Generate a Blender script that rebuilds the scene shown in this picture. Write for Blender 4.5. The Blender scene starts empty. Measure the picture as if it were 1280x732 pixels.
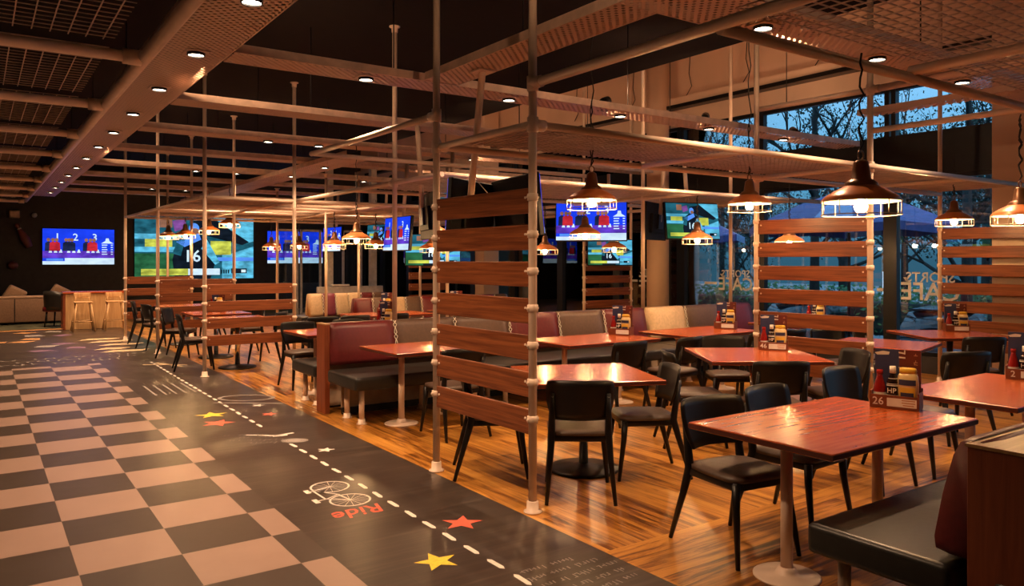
import bpy, bmesh, math, random
from mathutils import Vector, Matrix
random.seed(7)
PI = math.pi
S = bpy.context.scene
COL = S.collection
CAMZ = 1.6
ANG = math.atan2(670.0, 961.0)          # the view turns this far from the walkway's direction
FX, FY = math.sin(ANG), math.cos(ANG)
RX, RY = FY, -FX
VIEWROT = -ANG

# ------------------------------------------------------------------ materials
def nodes(name):
    m = bpy.data.materials.new(name); m.use_nodes = True
    nt = m.node_tree
    return m, nt, nt.nodes['Principled BSDF']
def N(nt, t, **kw):
    n = nt.nodes.new(t)
    for k, v in kw.items():
        if k in n.inputs: n.inputs[k].default_value = v
        else: setattr(n, k, v)
    return n
def L(nt, a, b): nt.links.new(a, b)
def ramp(nt, fac, stops):
    r = nt.nodes.new('ShaderNodeValToRGB')
    e = r.color_ramp.elements
    while len(e) < len(stops): e.new(0.5)
    for i, (p, c) in enumerate(stops):
        e[i].position = p; e[i].color = (*c, 1)
    L(nt, fac, r.inputs['Fac'])
    return r.outputs['Color']
def dim(c, k): return tuple(min(1, x*k) for x in c)
def objco(nt, scale=(1, 1, 1), rot=(0, 0, 0), loc=(0, 0, 0)):
    tc = N(nt, 'ShaderNodeTexCoord'); mp = N(nt, 'ShaderNodeMapping')
    mp.inputs['Scale'].default_value = scale; mp.inputs['Rotation'].default_value = rot; mp.inputs['Location'].default_value = loc
    L(nt, tc.outputs['Object'], mp.inputs['Vector'])
    return mp.outputs['Vector']
def plain(name, c, rough=0.5, metal=0.0, scale=8.0, var=0.18, bump=0.0, coat=0.0, spec=None):
    m, nt, b = nodes(name)
    n = N(nt, 'ShaderNodeTexNoise', Scale=scale, Detail=4.0)
    L(nt, objco(nt), n.inputs['Vector'])
    L(nt, ramp(nt, n.outputs['Fac'], [(0.3, dim(c, 1-var)), (0.7, dim(c, 1+var))]), b.inputs['Base Color'])
    b.inputs['Roughness'].default_value = rough; b.inputs['Metallic'].default_value = metal
    b.inputs['Coat Weight'].default_value = coat
    if spec is not None: b.inputs['Specular IOR Level'].default_value = spec
    if bump:
        bp = N(nt, 'ShaderNodeBump', Strength=bump, Distance=0.01)
        L(nt, n.outputs['Fac'], bp.inputs['Height']); L(nt, bp.outputs['Normal'], b.inputs['Normal'])
    return m
def wood(name, dark, light, scale=(1.5, 18, 18), rough=0.35, coat=0.0, bump=0.05):
    m, nt, b = nodes(name)
    v = objco(nt, scale)
    n = N(nt, 'ShaderNodeTexNoise', Scale=1.6, Detail=7.0, Roughness=0.62, Distortion=0.6)
    L(nt, v, n.inputs['Vector'])
    L(nt, ramp(nt, n.outputs['Fac'], [(0.32, dark), (0.52, tuple((a+c)/2 for a, c in zip(dark, light))), (0.72, light)]), b.inputs['Base Color'])
    b.inputs['Roughness'].default_value = rough; b.inputs['Coat Weight'].default_value = coat; b.inputs['Coat Roughness'].default_value = 0.12
    bp = N(nt, 'ShaderNodeBump', Strength=bump, Distance=0.004)
    L(nt, n.outputs['Fac'], bp.inputs['Height']); L(nt, bp.outputs['Normal'], b.inputs['Normal'])
    return m
def glow(name, c, s):
    m = bpy.data.materials.new(name); m.use_nodes = True; nt = m.node_tree
    nt.nodes.clear()
    e = N(nt, 'ShaderNodeEmission', Color=(*c, 1), Strength=s); o = N(nt, 'ShaderNodeOutputMaterial')
    L(nt, e.outputs[0], o.inputs['Surface'])
    return m
def perforated(name, c, pitch=0.04, r=0.3):
    m, nt, b = nodes(name)
    v = objco(nt, (1/pitch, 1/pitch, 1/pitch), (0, 0, PI/4))
    fr = N(nt, 'ShaderNodeVectorMath', operation='FRACTION'); L(nt, v, fr.inputs[0])
    sb = N(nt, 'ShaderNodeVectorMath', operation='SUBTRACT'); L(nt, fr.outputs[0], sb.inputs[0]); sb.inputs[1].default_value = (0.5, 0.5, 0.5)
    ml = N(nt, 'ShaderNodeVectorMath', operation='MULTIPLY'); L(nt, sb.outputs[0], ml.inputs[0]); ml.inputs[1].default_value = (1, 1, 0)
    ln = N(nt, 'ShaderNodeVectorMath', operation='LENGTH'); L(nt, ml.outputs[0], ln.inputs[0])
    lt = N(nt, 'ShaderNodeMath', operation='LESS_THAN'); L(nt, ln.outputs['Value'], lt.inputs[0]); lt.inputs[1].default_value = r
    tr = N(nt, 'ShaderNodeBsdfTransparent'); mx = N(nt, 'ShaderNodeMixShader')
    b.inputs['Base Color'].default_value = (*c, 1); b.inputs['Roughness'].default_value = 0.45; b.inputs['Metallic'].default_value = 0.15
    L(nt, lt.outputs[0], mx.inputs[0]); L(nt, b.outputs[0], mx.inputs[1]); L(nt, tr.outputs[0], mx.inputs[2])
    L(nt, mx.outputs[0], nt.nodes['Material Output'].inputs['Surface'])
    return m
def glass(name, tint=(0.75, 0.86, 0.92), refl=0.10):
    m = bpy.data.materials.new(name); m.use_nodes = True; nt = m.node_tree; nt.nodes.clear()
    t = N(nt, 'ShaderNodeBsdfTransparent', Color=(*tint, 1)); g = N(nt, 'ShaderNodeBsdfGlossy', Roughness=0.01)
    f = N(nt, 'ShaderNodeFresnel', IOR=1.5); ad = N(nt, 'ShaderNodeMath', operation='ADD'); ad.inputs[1].default_value = refl-0.04
    mx = N(nt, 'ShaderNodeMixShader'); o = N(nt, 'ShaderNodeOutputMaterial')
    L(nt, f.outputs[0], ad.inputs[0]); L(nt, ad.outputs[0], mx.inputs[0]); L(nt, t.outputs[0], mx.inputs[1]); L(nt, g.outputs[0], mx.inputs[2])
    L(nt, mx.outputs[0], o.inputs['Surface'])
    return m
def checker_mat():
    m, nt, b = nodes('checker_tiles')
    v = objco(nt, (1/0.49, 1/0.49, 1), (0, 0, 0), (-0.43/0.49, -4.95/0.49, 0.5))
    ck = N(nt, 'ShaderNodeTexChecker', Scale=1.0, Color1=(0.375, 0.26, 0.215, 1), Color2=(0.070, 0.052, 0.042, 1))
    L(nt, v, ck.inputs['Vector'])
    n = N(nt, 'ShaderNodeTexNoise', Scale=5.0, Detail=8.0, Roughness=0.7); L(nt, objco(nt), n.inputs['Vector'])
    mx = N(nt, 'ShaderNodeMix', data_type='RGBA', blend_type='MULTIPLY'); mx.inputs['Factor'].default_value = 1.0
    L(nt, ck.outputs['Color'], mx.inputs['A']); L(nt, ramp(nt, n.outputs['Fac'], [(0.25, (0.86, 0.85, 0.84)), (0.75, (1, 1, 1))]), mx.inputs['B'])
    L(nt, mx.outputs['Result'], b.inputs['Base Color'])
    b.inputs['Roughness'].default_value = 0.30
    L(nt, ramp(nt, n.outputs['Fac'], [(0.3, (0.29,)*3), (0.75, (0.36,)*3)]), b.inputs['Roughness'])
    return m
def slate_mat():
    m, nt, b = nodes('dark_vinyl_planks')
    n = N(nt, 'ShaderNodeTexNoise', Scale=1.0, Detail=8.0, Roughness=0.65); L(nt, objco(nt, (1.2, 26, 1), (0, 0, 0.05)), n.inputs['Vector'])
    n2 = N(nt, 'ShaderNodeTexNoise', Scale=2.2, Detail=3.0); L(nt, objco(nt), n2.inputs['Vector'])
    c = ramp(nt, n.outputs['Fac'], [(0.34, (0.036, 0.025, 0.020)), (0.55, (0.056, 0.040, 0.032)), (0.74, (0.115, 0.084, 0.066))])
    br = N(nt, 'ShaderNodeTexBrick', Scale=1.0, Color1=(1, 1, 1, 1), Color2=(0.8, 0.8, 0.8, 1), Mortar=(0.55, 0.55, 0.55, 1))
    br.inputs['Brick Width'].default_value = 1.2; br.inputs['Row Height'].default_value = 0.24; br.inputs['Mortar Size'].default_value = 0.002
    L(nt, objco(nt), br.inputs['Vector'])
    mx = N(nt, 'ShaderNodeMix', data_type='RGBA', blend_type='MULTIPLY'); mx.inputs['Factor'].default_value = 1.0
    L(nt, c, mx.inputs['A']); L(nt, br.outputs['Color'], mx.inputs['B'])
    L(nt, mx.outputs['Result'], b.inputs['Base Color'])
    L(nt, ramp(nt, n2.outputs['Fac'], [(0.3, (0.29,)*3), (0.75, (0.36,)*3)]), b.inputs['Roughness'])
    return m
def oakfloor_mat():
    m, nt, b = nodes('oak_planks')
    def layer(rot):
        v = objco(nt, (1, 1, 1), (0, 0, rot))
        br = N(nt, 'ShaderNodeTexBrick', Scale=1.0, Color1=(0, 0, 0, 1), Color2=(1, 1, 1, 1), Mortar=(0.0, 0.0, 0.0, 1), Bias=0.0)
        br.inputs['Brick Width'].default_value = 0.95; br.inputs['Row Height'].default_value = 0.125; br.inputs['Mortar Size'].default_value = 0.0012
        L(nt, v, br.inputs['Vector'])
        g = N(nt, 'ShaderNodeTexNoise', Scale=1.0, Detail=9.0, Roughness=0.68, Distortion=1.2)
        L(nt, objco(nt, (1.1, 17, 1), (0, 0, rot)) if rot == 0 else objco(nt, (17, 1.1, 1)), g.inputs['Vector'])
        ma = N(nt, 'ShaderNodeMath', operation='MULTIPLY_ADD'); L(nt, br.outputs['Color'], ma.inputs[0]); ma.inputs[1].default_value = 0.20
        mg = N(nt, 'ShaderNodeMath', operation='MULTIPLY_ADD'); L(nt, g.outputs['Fac'], mg.inputs[0]); mg.inputs[1].default_value = 1.25; mg.inputs[2].default_value = -0.22
        L(nt, mg.outputs[0], ma.inputs[2])
        return ma.outputs[0]
    a, c = layer(PI/2), layer(0)
    tc = N(nt, 'ShaderNodeTexCoord'); sp = N(nt, 'ShaderNodeSeparateXYZ'); L(nt, tc.outputs['Object'], sp.inputs[0])
    lt = N(nt, 'ShaderNodeMath', operation='LESS_THAN'); L(nt, sp.outputs['Y'], lt.inputs[0]); lt.inputs[1].default_value = 3.17
    mx = N(nt, 'ShaderNodeMix', data_type='FLOAT'); L(nt, lt.outputs[0], mx.inputs['Factor']); L(nt, a, mx.inputs['A']); L(nt, c, mx.inputs['B'])
    col = ramp(nt, mx.outputs['Result'], [(0.25, (0.030, 0.010, 0.002)), (0.40, (0.20, 0.070, 0.010)), (0.52, (0.43, 0.180, 0.028)), (0.78, (0.62, 0.31, 0.062))])
    L(nt, col, b.inputs['Base Color'])
    b.inputs['Roughness'].default_value = 0.30
    return m
def leather(name, c, rough=0.38): return plain(name, c, rough, 0, 30, 0.12, 0.12)

M = {}
M['checker'] = checker_mat(); M['slate'] = slate_mat(); M['oak'] = oakfloor_mat()
M['black_ceiling'] = plain('black_ceiling_paint', (0.008, 0.0055, 0.005), 0.85, 0, 8, 0.18, 0, 0, 0.2)
M['beige_wall'] = plain('warm_beige_plaster', (0.72, 0.51, 0.37), 0.7, 0, 1.2, 0.08)
M['dark_wall'] = plain('charcoal_wall_paint', (0.035, 0.030, 0.030), 0.6)
M['white_wall'] = plain('white_wall_paint', (0.62, 0.58, 0.52), 0.6)
M['pipe'] = plain('cream_painted_pipe', (0.80, 0.61, 0.47), 0.36, 0.0, 6, 0.07)
M['mesh'] = plain('cream_painted_wire', (0.56, 0.40, 0.30), 0.45, 0.1)
M['tray'] = perforated('perforated_metal', (0.74, 0.55, 0.43), 0.048, 0.36)
M['tray_edge'] = plain('folded_metal_edge', (0.72, 0.54, 0.42), 0.45, 0.1)
M['slat'] = wood('red_brown_slat_wood', (0.105, 0.024, 0.007), (0.33, 0.098, 0.030), (1.2, 30, 30), 0.42)
M['table'] = wood('red_mahogany_top', (0.34, 0.056, 0.012), (0.46, 0.102, 0.022), (1.6, 22, 10), 0.25, 0.12, 0.0)
M['table_edge'] = plain('dark_red_edge', (0.085, 0.018, 0.010), 0.35)
M['panel_wood'] = wood('booth_panel_wood', (0.18, 0.038, 0.012), (0.30, 0.075, 0.025), (18, 18, 1.2), 0.4)
M['panel_top'] = wood('oak_cap', (0.34, 0.17, 0.06), (0.52, 0.29, 0.12), (1.5, 20, 20), 0.4)
M['chair'] = plain('black_stained_wood', (0.008, 0.0065, 0.006), 0.38, 0, 12, 0.15, 0, 0, 0.35)
M['seatpad'] = leather('dark_brown_leather', (0.080, 0.050, 0.036), 0.42)
M['blackleather'] = leather('black_leather', (0.022, 0.020, 0.017), 0.36)
M['burgundy'] = leather('burgundy_leather', (0.115, 0.0085, 0.009), 0.42)
M['brownleather'] = leather('brown_leather', (0.10, 0.052, 0.030), 0.45)
M['creamleather'] = leather('cream_leather', (0.60, 0.42, 0.24), 0.45)
M['plum'] = leather('plum_leather', (0.17, 0.020, 0.045), 0.42)
M['lace'] = plain('white_cord', (0.75, 0.68, 0.55), 0.7)
M['beigeboard'] = plain('beige_laminate', (0.45, 0.33, 0.23), 0.5)
M['kick'] = plain('black_kickboard', (0.012, 0.010, 0.009), 0.5)
M['chrome'] = plain('chrome', (0.75, 0.72, 0.68), 0.12, 1.0, 3, 0.03)
M['blackmetal'] = plain('black_metal', (0.014, 0.013, 0.013), 0.35, 0.4)
M['copper'] = plain('copper_enamel', (0.80, 0.25, 0.075), 0.30, 0.1, 6, 0.12)
M['darkcopper'] = plain('bronze_neck', (0.26, 0.12, 0.055), 0.32, 0.5)
M['shade_in'] = plain('white_enamel', (0.80, 0.74, 0.64), 0.4)
M['cage'] = plain('cage_wire', (0.72, 0.62, 0.50), 0.35, 0.2)
M['bulb'] = glow('bulb_glow', (1.0, 0.56, 0.235), 680)
M['lens'] = glow('downlight_glow', (1.0, 0.80, 0.58), 22)
M['cord'] = plain('black_cord', (0.02, 0.015, 0.012), 0.6)
M['glass'] = glass('window_glass')
M['frame'] = plain('black_aluminium', (0.013, 0.013, 0.014), 0.35, 0.3)
M['tvbody'] = plain('black_plastic', (0.006, 0.006, 0.0065), 0.6, 0, 8, 0.18, 0, 0, 0.25)
M['letters'] = plain('frosted_vinyl', (0.75, 0.72, 0.68), 0.6)
M['paint_white'] = plain('white_floor_paint', (0.80, 0.74, 0.68), 0.5, 0, 40, 0.1)
M['paint_yellow'] = plain('yellow_floor_paint', (0.85, 0.62, 0.05), 0.5, 0, 40, 0.15)
M['paint_red'] = plain('coral_floor_paint', (0.80, 0.13, 0.075), 0.5, 0, 40, 0.12)
M['paint_grey'] = plain('grey_floor_paint', (0.30, 0.27, 0.25), 0.5)
M['paint_dim'] = plain('worn_grey_floor_paint', (0.22, 0.19, 0.17), 0.5)
M['paint_cream'] = plain('cream_floor_paint', (0.62, 0.47, 0.28), 0.5)
M['paint_purple'] = plain('purple_floor_paint', (0.16, 0.08, 0.16), 0.5)
M['paint_tan'] = plain('tan_floor_edge', (0.55, 0.27, 0.09), 0.5)
M['rug'] = plain('green_grey_carpet', (0.10, 0.10, 0.055), 0.9, 0, 3, 0.5)
M['caddywood'] = wood('caddy_wood', (0.13, 0.030, 0.012), (0.24, 0.07, 0.03), (8, 30, 30), 0.4)
M['menu_blue'] = plain('menu_navy', (0.030, 0.038, 0.10), 0.4)
M['menu_red'] = plain('menu_maroon', (0.12, 0.020, 0.014), 0.4)
M['menu_print'] = plain('menu_print', (0.70, 0.62, 0.55), 0.5)
M['menu_tan'] = plain('menu_tan_print', (0.50, 0.26, 0.14), 0.5)
M['ketchup'] = plain('ketchup_red', (0.24, 0.012, 0.010), 0.15, 0, 3, 0.06)
M['sauce'] = plain('dark_brown_sauce', (0.018, 0.009, 0.006), 0.12, 0, 3, 0.06)
M['whiteplastic'] = plain('white_plastic', (0.78, 0.72, 0.64), 0.3)
M['mayo'] = plain('pale_mayonnaise', (0.78, 0.60, 0.30), 0.25, 0, 3, 0.05)
M['label_yellow'] = plain('yellow_label', (0.80, 0.50, 0.05), 0.4)
M['label_navy'] = plain('navy_label', (0.03, 0.035, 0.09), 0.4)
M['label_black'] = plain('black_label', (0.01, 0.01, 0.01), 0.4)
M['label_white'] = plain('white_label', (0.78, 0.74, 0.68), 0.4)
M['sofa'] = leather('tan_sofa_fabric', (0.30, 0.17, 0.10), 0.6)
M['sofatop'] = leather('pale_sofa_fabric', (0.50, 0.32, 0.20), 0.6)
M['palewood'] = wood('pale_ash', (0.46, 0.25, 0.10), (0.66, 0.42, 0.20), (16, 16, 1.5), 0.45)
M['trunk'] = plain('tree_bark', (0.030, 0.030, 0.028), 0.9, 0, 8, 0.35)
M['leaf'] = plain('dusk_leaf', (0.020, 0.050, 0.030), 0.6, 0, 2, 0.35)
M['leaf2'] = plain('dark_pine', (0.012, 0.034, 0.026), 0.6, 0, 2, 0.35)
M['hedge'] = plain('hedge_leaf', (0.04, 0.17, 0.045), 0.6, 0, 2, 0.35)
M['asphalt'] = plain('wet_asphalt', (0.035, 0.038, 0.045), 0.35, 0, 3, 0.3)
M['carpaint'] = plain('grey_car_paint', (0.05, 0.055, 0.07), 0.2, 0.5)
M['carpaint2'] = plain('black_car_paint', (0.02, 0.02, 0.025), 0.18, 0.4)
M['carglass'] = plain('tinted_car_glass', (0.01, 0.012, 0.016), 0.06)
M['rubber'] = plain('black_rubber', (0.01, 0.01, 0.01), 0.7)
M['parasol'] = plain('blue_parasol_canvas', (0.11, 0.11, 0.33), 0.6)
M['parasol2'] = plain('pale_blue_canvas', (0.42, 0.50, 0.78), 0.6)
M['lamp_white'] = glow('bollard_glow', (0.75, 0.87, 1.0), 2.2)
M['pinred'] = plain('faded_red_pin', (0.22, 0.07, 0.06), 0.4)
# screens
M['s_blue'] = glow('screen_blue', (0.012, 0.05, 0.85), 1.25)
M['s_sky'] = glow('screen_light_blue', (0.10, 0.30, 1.0), 1.25)
M['s_white'] = glow('screen_white', (0.62, 0.80, 1.0), 1.3)
M['s_red'] = glow('screen_red', (0.75, 0.03, 0.05), 1.0)
M['s_dark'] = glow('screen_navy', (0.02, 0.03, 0.10), 0.9)
M['s_violet'] = glow('screen_violet', (0.16, 0.06, 0.75), 1.0)
M['s_cyan'] = glow('screen_cyan', (0.12, 0.55, 0.80), 1.2)
M['s_teal'] = glow('screen_teal', (0.02, 0.15, 0.22), 1.0)
M['s_green'] = glow('screen_green', (0.03, 0.17, 0.07), 1.0)
M['s_black'] = glow('screen_black', (0.008, 0.014, 0.025), 1.0)
M['s_yellow'] = glow('screen_yellow', (0.70, 0.75, 0.10), 1.1)
M['s_skin'] = glow('screen_skin', (0.45, 0.20, 0.12), 0.9)
M['s_purple'] = glow('screen_purple', (0.30, 0.10, 0.42), 0.9)

for k_, m_ in M.items():
    if k_.startswith('s_'):
        nt_ = m_.node_tree; e_ = [n for n in nt_.nodes if n.type == 'EMISSION'][0]; c_ = e_.inputs['Color'].default_value[:3]
        n_ = N(nt_, 'ShaderNodeTexNoise', Scale=3.0, Detail=3.0, Roughness=0.5); L(nt_, objco(nt_, (1, 1, 2.0)), n_.inputs['Vector'])
        L(nt_, ramp(nt_, n_.outputs['Fac'], [(0.32, dim(c_, 0.45)), (0.68, dim(c_, 1.25))] if k_ not in ('s_blue', 's_white', 's_sky') else [(0.3, dim(c_, 0.8)), (0.7, dim(c_, 1.15))]), e_.inputs['Color'])
# ------------------------------------------------------------------ mesh building
_txt = {}
def text_geo(txt, size=1.0, shear=0.0):
    k = (txt, shear)
    if k not in _txt:
        cu = bpy.data.curves.new('t', 'FONT'); cu.body = txt; cu.size = 1.0; cu.align_x = 'CENTER'; cu.align_y = 'CENTER'; cu.resolution_u = 2; cu.shear = shear; cu.offset = 0.012
        ob = bpy.data.objects.new('t', cu); COL.objects.link(ob)
        dg = bpy.context.evaluated_depsgraph_get(); dg.update()
        me = bpy.data.meshes.new_from_object(ob.evaluated_get(dg))
        _txt[k] = ([tuple(v.co) for v in me.vertices], [tuple(p.vertices) for p in me.polygons])
        bpy.data.objects.remove(ob); bpy.data.curves.remove(cu); bpy.data.meshes.remove(me)
    v, f = _txt[k]
    return [(x*size, y*size, z*size) for x, y, z in v], f
class MB:
    def __init__(s): s.v = []; s.f = []; s.m = []; s.s = []
    def add(s, v, f, mi=0, sm=False, T=None):
        o = len(s.v)
        s.v += [tuple(T @ Vector(p)) for p in v] if T is not None else [tuple(p) for p in v]
        s.f += [tuple(i+o for i in q) for q in f]; s.m += [mi]*len(f); s.s += [sm]*len(f)
        return s
    def box(s, c, d, mi=0, bev=0.0, rz=0.0, seg=2, T=None):
        bm = bmesh.new(); bmesh.ops.create_cube(bm, size=1)
        for v in bm.verts: v.co = Vector((v.co.x*d[0], v.co.y*d[1], v.co.z*d[2]))
        if bev: bmesh.ops.bevel(bm, geom=list(bm.edges), offset=bev, segments=seg, affect='EDGES', profile=0.6)
        X = Matrix.Translation(c) @ Matrix.Rotation(rz, 4, 'Z')
        if T is not None: X = T @ X
        bm.verts.index_update()
        s.add([v.co for v in bm.verts], [[v.index for v in f.verts] for f in bm.faces], mi, bool(bev) and seg > 1, X); bm.free()
        return s
    def cyl(s, p, q, r, r2=None, n=12, mi=0, cap=True, sm=True):
        p, q = Vector(p), Vector(q); r2 = r if r2 is None else r2
        z = (q-p).normalized(); x = z.orthogonal().normalized(); y = z.cross(x)
        v = []
        for c, rr in ((p, r), (q, r2)):
            for i in range(n):
                a = 2*PI*i/n; v.append(c+x*math.cos(a)*rr+y*math.sin(a)*rr)
        s.add(v, [(i, (i+1) % n, n+(i+1) % n, n+i) for i in range(n)], mi, sm)
        if cap:
            o = len(s.v)-2*n
            s.f += [tuple(o+i for i in reversed(range(n))), tuple(o+n+i for i in range(n))]; s.m += [mi, mi]; s.s += [False, False]
        return s
    def tube(s, pts, rs, n=10, mi=0, closed=False):
        P = [Vector(p) for p in pts]; k = len(P)
        if not hasattr(rs, '__len__'): rs = [rs]*k
        v = []; up = None
        for i in range(k):
            a = P[(i-1) % k] if closed else P[max(0, i-1)]; b = P[(i+1) % k] if closed else P[min(k-1, i+1)]
            t = (b-a).normalized()
            if up is None: up = t.orthogonal().normalized()
            up = (up-t*up.dot(t)).normalized(); w = t.cross(up)
            for j in range(n):
                g = 2*PI*j/n; v.append(P[i]+up*math.cos(g)*rs[i]+w*math.sin(g)*rs[i])
        f = []
        for i in range(k if closed else k-1):
            for j in range(n):
                a, b = i*n, ((i+1) % k)*n
                f.append((a+j, a+(j+1) % n, b+(j+1) % n, b+j))
        s.add(v, f, mi, True)
        if not closed:
            o = len(s.v)-k*n
            s.f += [tuple(o+i for i in reversed(range(n))), tuple(o+(k-1)*n+i for i in range(n))]; s.m += [mi, mi]; s.s += [False, False]
        return s
    def lathe(s, prof, c=(0, 0, 0), n=24, mi=0, sm=True, mis=None, sx=1.0, sy=1.0):
        v = []
        for r, z in prof:
            for i in range(n):
                a = 2*PI*i/n; v.append((c[0]+r*math.cos(a)*sx, c[1]+r*math.sin(a)*sy, c[2]+z))
        for k in range(len(prof)-1):
            pass
        o = len(s.v); s.v += v
        for k in range(len(prof)-1):
            for i in range(n):
                s.f.append((o+k*n+i, o+k*n+(i+1) % n, o+(k+1)*n+(i+1) % n, o+(k+1)*n+i)); s.m.append(mis[k] if mis else mi); s.s.append(sm)
        return s
    def prism(s, poly, z0, z1, mi=0, T=None):
        n = len(poly)
        v = [(x, y, z0) for x, y in poly]+[(x, y, z1) for x, y in poly]
        f = [tuple(reversed(range(n))), tuple(range(n, 2*n))]+[(i, (i+1) % n, n+(i+1) % n, n+i) for i in range(n)]
        return s.add(v, f, mi, False, T)
    def quad(s, a, b, c, d, mi=0): return s.add([a, b, c, d], [(0, 1, 2, 3)], mi)
    def text(s, txt, size, T, mi=0, shear=0.0):
        v, f = text_geo(txt, size, shear); return s.add(v, f, mi, False, T)
    def build(s, name, mats, parent=None):
        me = bpy.data.meshes.new(name); me.from_pydata(s.v, [], s.f)
        if not isinstance(mats, (list, tuple)): mats = [mats]
        for m in mats: me.materials.append(m)
        me.polygons.foreach_set('material_index', s.m); me.polygons.foreach_set('use_smooth', s.s)
        bm = bmesh.new(); bm.from_mesh(me); bmesh.ops.recalc_face_normals(bm, faces=bm.faces); bm.to_mesh(me); bm.free()
        me.update()
        ob = bpy.data.objects.new(name, me); COL.objects.link(ob)
        if parent: ob.parent = parent
        return ob
def tag(o, label=None, cat=None, group=None, kind=None):
    if label: o['label'] = label
    if cat: o['category'] = cat
    if group: o['group'] = group
    if kind: o['kind'] = kind
    return o
def thing(name, label, cat, loc=(0, 0, 0), rz=0.0, group=None):
    o = bpy.data.objects.new(name, None); COL.objects.link(o); o.empty_display_size = 0.1
    o.location = loc; o.rotation_euler = (0, 0, rz)
    return tag(o, label, cat, group)
KIDS = {}
def copy_tree(o, parent=None):
    c = o.copy(); COL.objects.link(c)
    if parent: c.parent = parent
    for ch in [x for x in bpy.data.objects if x.parent == o]: copy_tree(ch, c)
    return c
def struct(o): o['kind'] = 'structure'; return o
def face(dx, dy): return math.atan2(-dx, dy)      # heading that turns local +Y to (dx, dy)

# ------------------------------------------------------------------ the room
WX = 11.0                       # inner face of the window wall
struct(MB().box((-1.21, 4.75, -0.05), (5.58, 17.5, 0.1)).build('floor', [M['checker']]))
struct(MB().box((-1.21, 19.25, -0.05), (5.58, 11.5, 0.1)).build('floor_far', [M['slate']]))
fl2 = struct(MB().box((2.205, 10.5, -0.05), (1.25, 29, 0.1)).build('floor_walkway', [M['slate']]))
struct(MB().box((6.915, 10.5, -0.05), (8.17, 29, 0.1)).build('floor_dining', [M['oak']]))
tag(fl2, 'dark brown vinyl walkway strip beside the checkered floor')
struct(MB().box((1.75, 10.5, 4.25), (11.5, 29, 0.1)).build('ceiling', [M['black_ceiling']]))
struct(MB().box((9.25, 10.5, 5.55), (3.7, 29, 0.1)).build('ceiling_high', [M['beige_wall']]))
struct(MB().box((7.46, 10.5, 4.9), (0.08, 29, 1.25)).build('trim_1', [M['black_ceiling']]))
struct(MB().box((3.5, 25.05, 2.8), (15.2, 0.1, 5.6)).build('wall_back', [M['dark_wall']]))
struct(MB().box((-4.05, 10.5, 2.15), (0.1, 29, 4.3)).build('wall_left', [M['dark_wall']]))
struct(MB().box((3.5, -4.05, 2.8), (15.2, 0.1, 5.6)).build('wall_front', [M['dark_wall']]))
# window wall: low wall, transom band, strip, ledge, bulkhead
w = MB()
w.box((WX+0.12, 10.5, 0.12), (0.24, 29, 0.24)); w.build('wall_right_sill', [M['dark_wall']]); struct(bpy.data.objects['wall_right_sill'])
struct(MB().box((WX+0.12, 10.5, 3.08), (0.22, 29, 0.56)).build('wall_right_transom', [M['frame']]))
struct(MB().box((WX+0.12, 10.5, 4.82), (0.24, 29, 1.36)).build('wall_right', [M['beige_wall']]))
struct(MB().box((WX-0.11, 10.5, 4.58), (0.22, 29, 0.13)).build('trim_2', [M['beige_wall']]))
ymul = [-2.2, 0.0, 2.1, 4.3, 6.1, 8.4, 10.2, 12.0, 13.9, 15.8, 17.7, 19.6, 21.5, 23.4, 24.95]
for i, (a, b) in enumerate(zip(ymul[:-1], ymul[1:])):
    r = tag(thing('window_%d' % (i+1), None, None, (WX+0.1, (a+b)/2, 0)), kind='structure')
    hw = (b-a)/2
    for z0, z1 in ((0.24, 2.80), (3.36, 4.14)):
        p = MB().box((0, 0, (z0+z1)/2), (0.012, 2*hw-0.08, z1-z0)).build('pane', [M['glass']], r)
        fr = MB()
        for yy in (-hw+0.05, hw-0.05): fr.box((-0.02, yy, (z0+z1)/2), (0.10, 0.10 if z0 < 1 else 0.07, z1-z0))
        for zz in (z0+0.03, z1-0.03): fr.box((-0.02, 0, zz), (0.09, 2*hw, 0.06))
        fr.build('window_frame', [M['frame']], r)
# beige columns along the windows
struct(MB().lathe([(0, 0), (0.21, 0), (0.21, 5.5), (0, 5.5)], (10.68, 10.45, 0), 28).build('column_1', [M['beige_wall']]))
struct(MB().box((10.72, 4.28, 2.75), (0.46, 0.42, 5.5), 0, 0.02).build('column_2', [M['beige_wall']]))
struct(MB().box((10.72, 16.5, 2.75), (0.46, 0.42, 5.5), 0, 0.02).build('column_3', [M['beige_wall']]))

# ------------------------------------------------------------------ floor graphics (painted pattern of the walkway)
def decal(name, mb, mat, label=None):
    o = mb.build(name, mat, fl2)
    if label: o['label'] = label
    return o
ZD = 0.0015
def scribble(mb, width, h, T, mi=0, seed=1):
    """a line of lettering too small to read in the photograph: short upright and slanted strokes in word-like runs"""
    rg = random.Random(seed); x = -width/2; left = rg.randint(3, 7)
    while x < width/2:
        if left == 0: x += h*0.6; left = rg.randint(2, 7); continue
        w = h*rg.uniform(0.10, 0.16); k = rg.uniform(-0.12, 0.12)*h; t = h*rg.choice((0.55, 0.6, 0.62, 0.9))
        mb.add([(x, 0, 0), (x+w, 0, 0), (x+w+k, t, 0), (x+k, t, 0)], [(0, 1, 2, 3)], mi, False, T)
        if rg.random() < 0.6: y0 = t*rg.choice((0, 0.42, 0.82)); mb.add([(x, y0, 0), (x+h*0.42, y0, 0), (x+h*0.42, y0+h*0.11, 0), (x, y0+h*0.11, 0)], [(0, 1, 2, 3)], mi, False, T)
        x += h*rg.uniform(0.42, 0.6); left -= 1
def dflat(x, y, rz=0.0, sx=1.0, sy=1.0): return Matrix.Translation((x, y, ZD)) @ Matrix.Rotation(rz, 4, 'Z') @ Matrix.Diagonal((sx, sy, 1, 1))
d = MB()
y = 2.4
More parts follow.
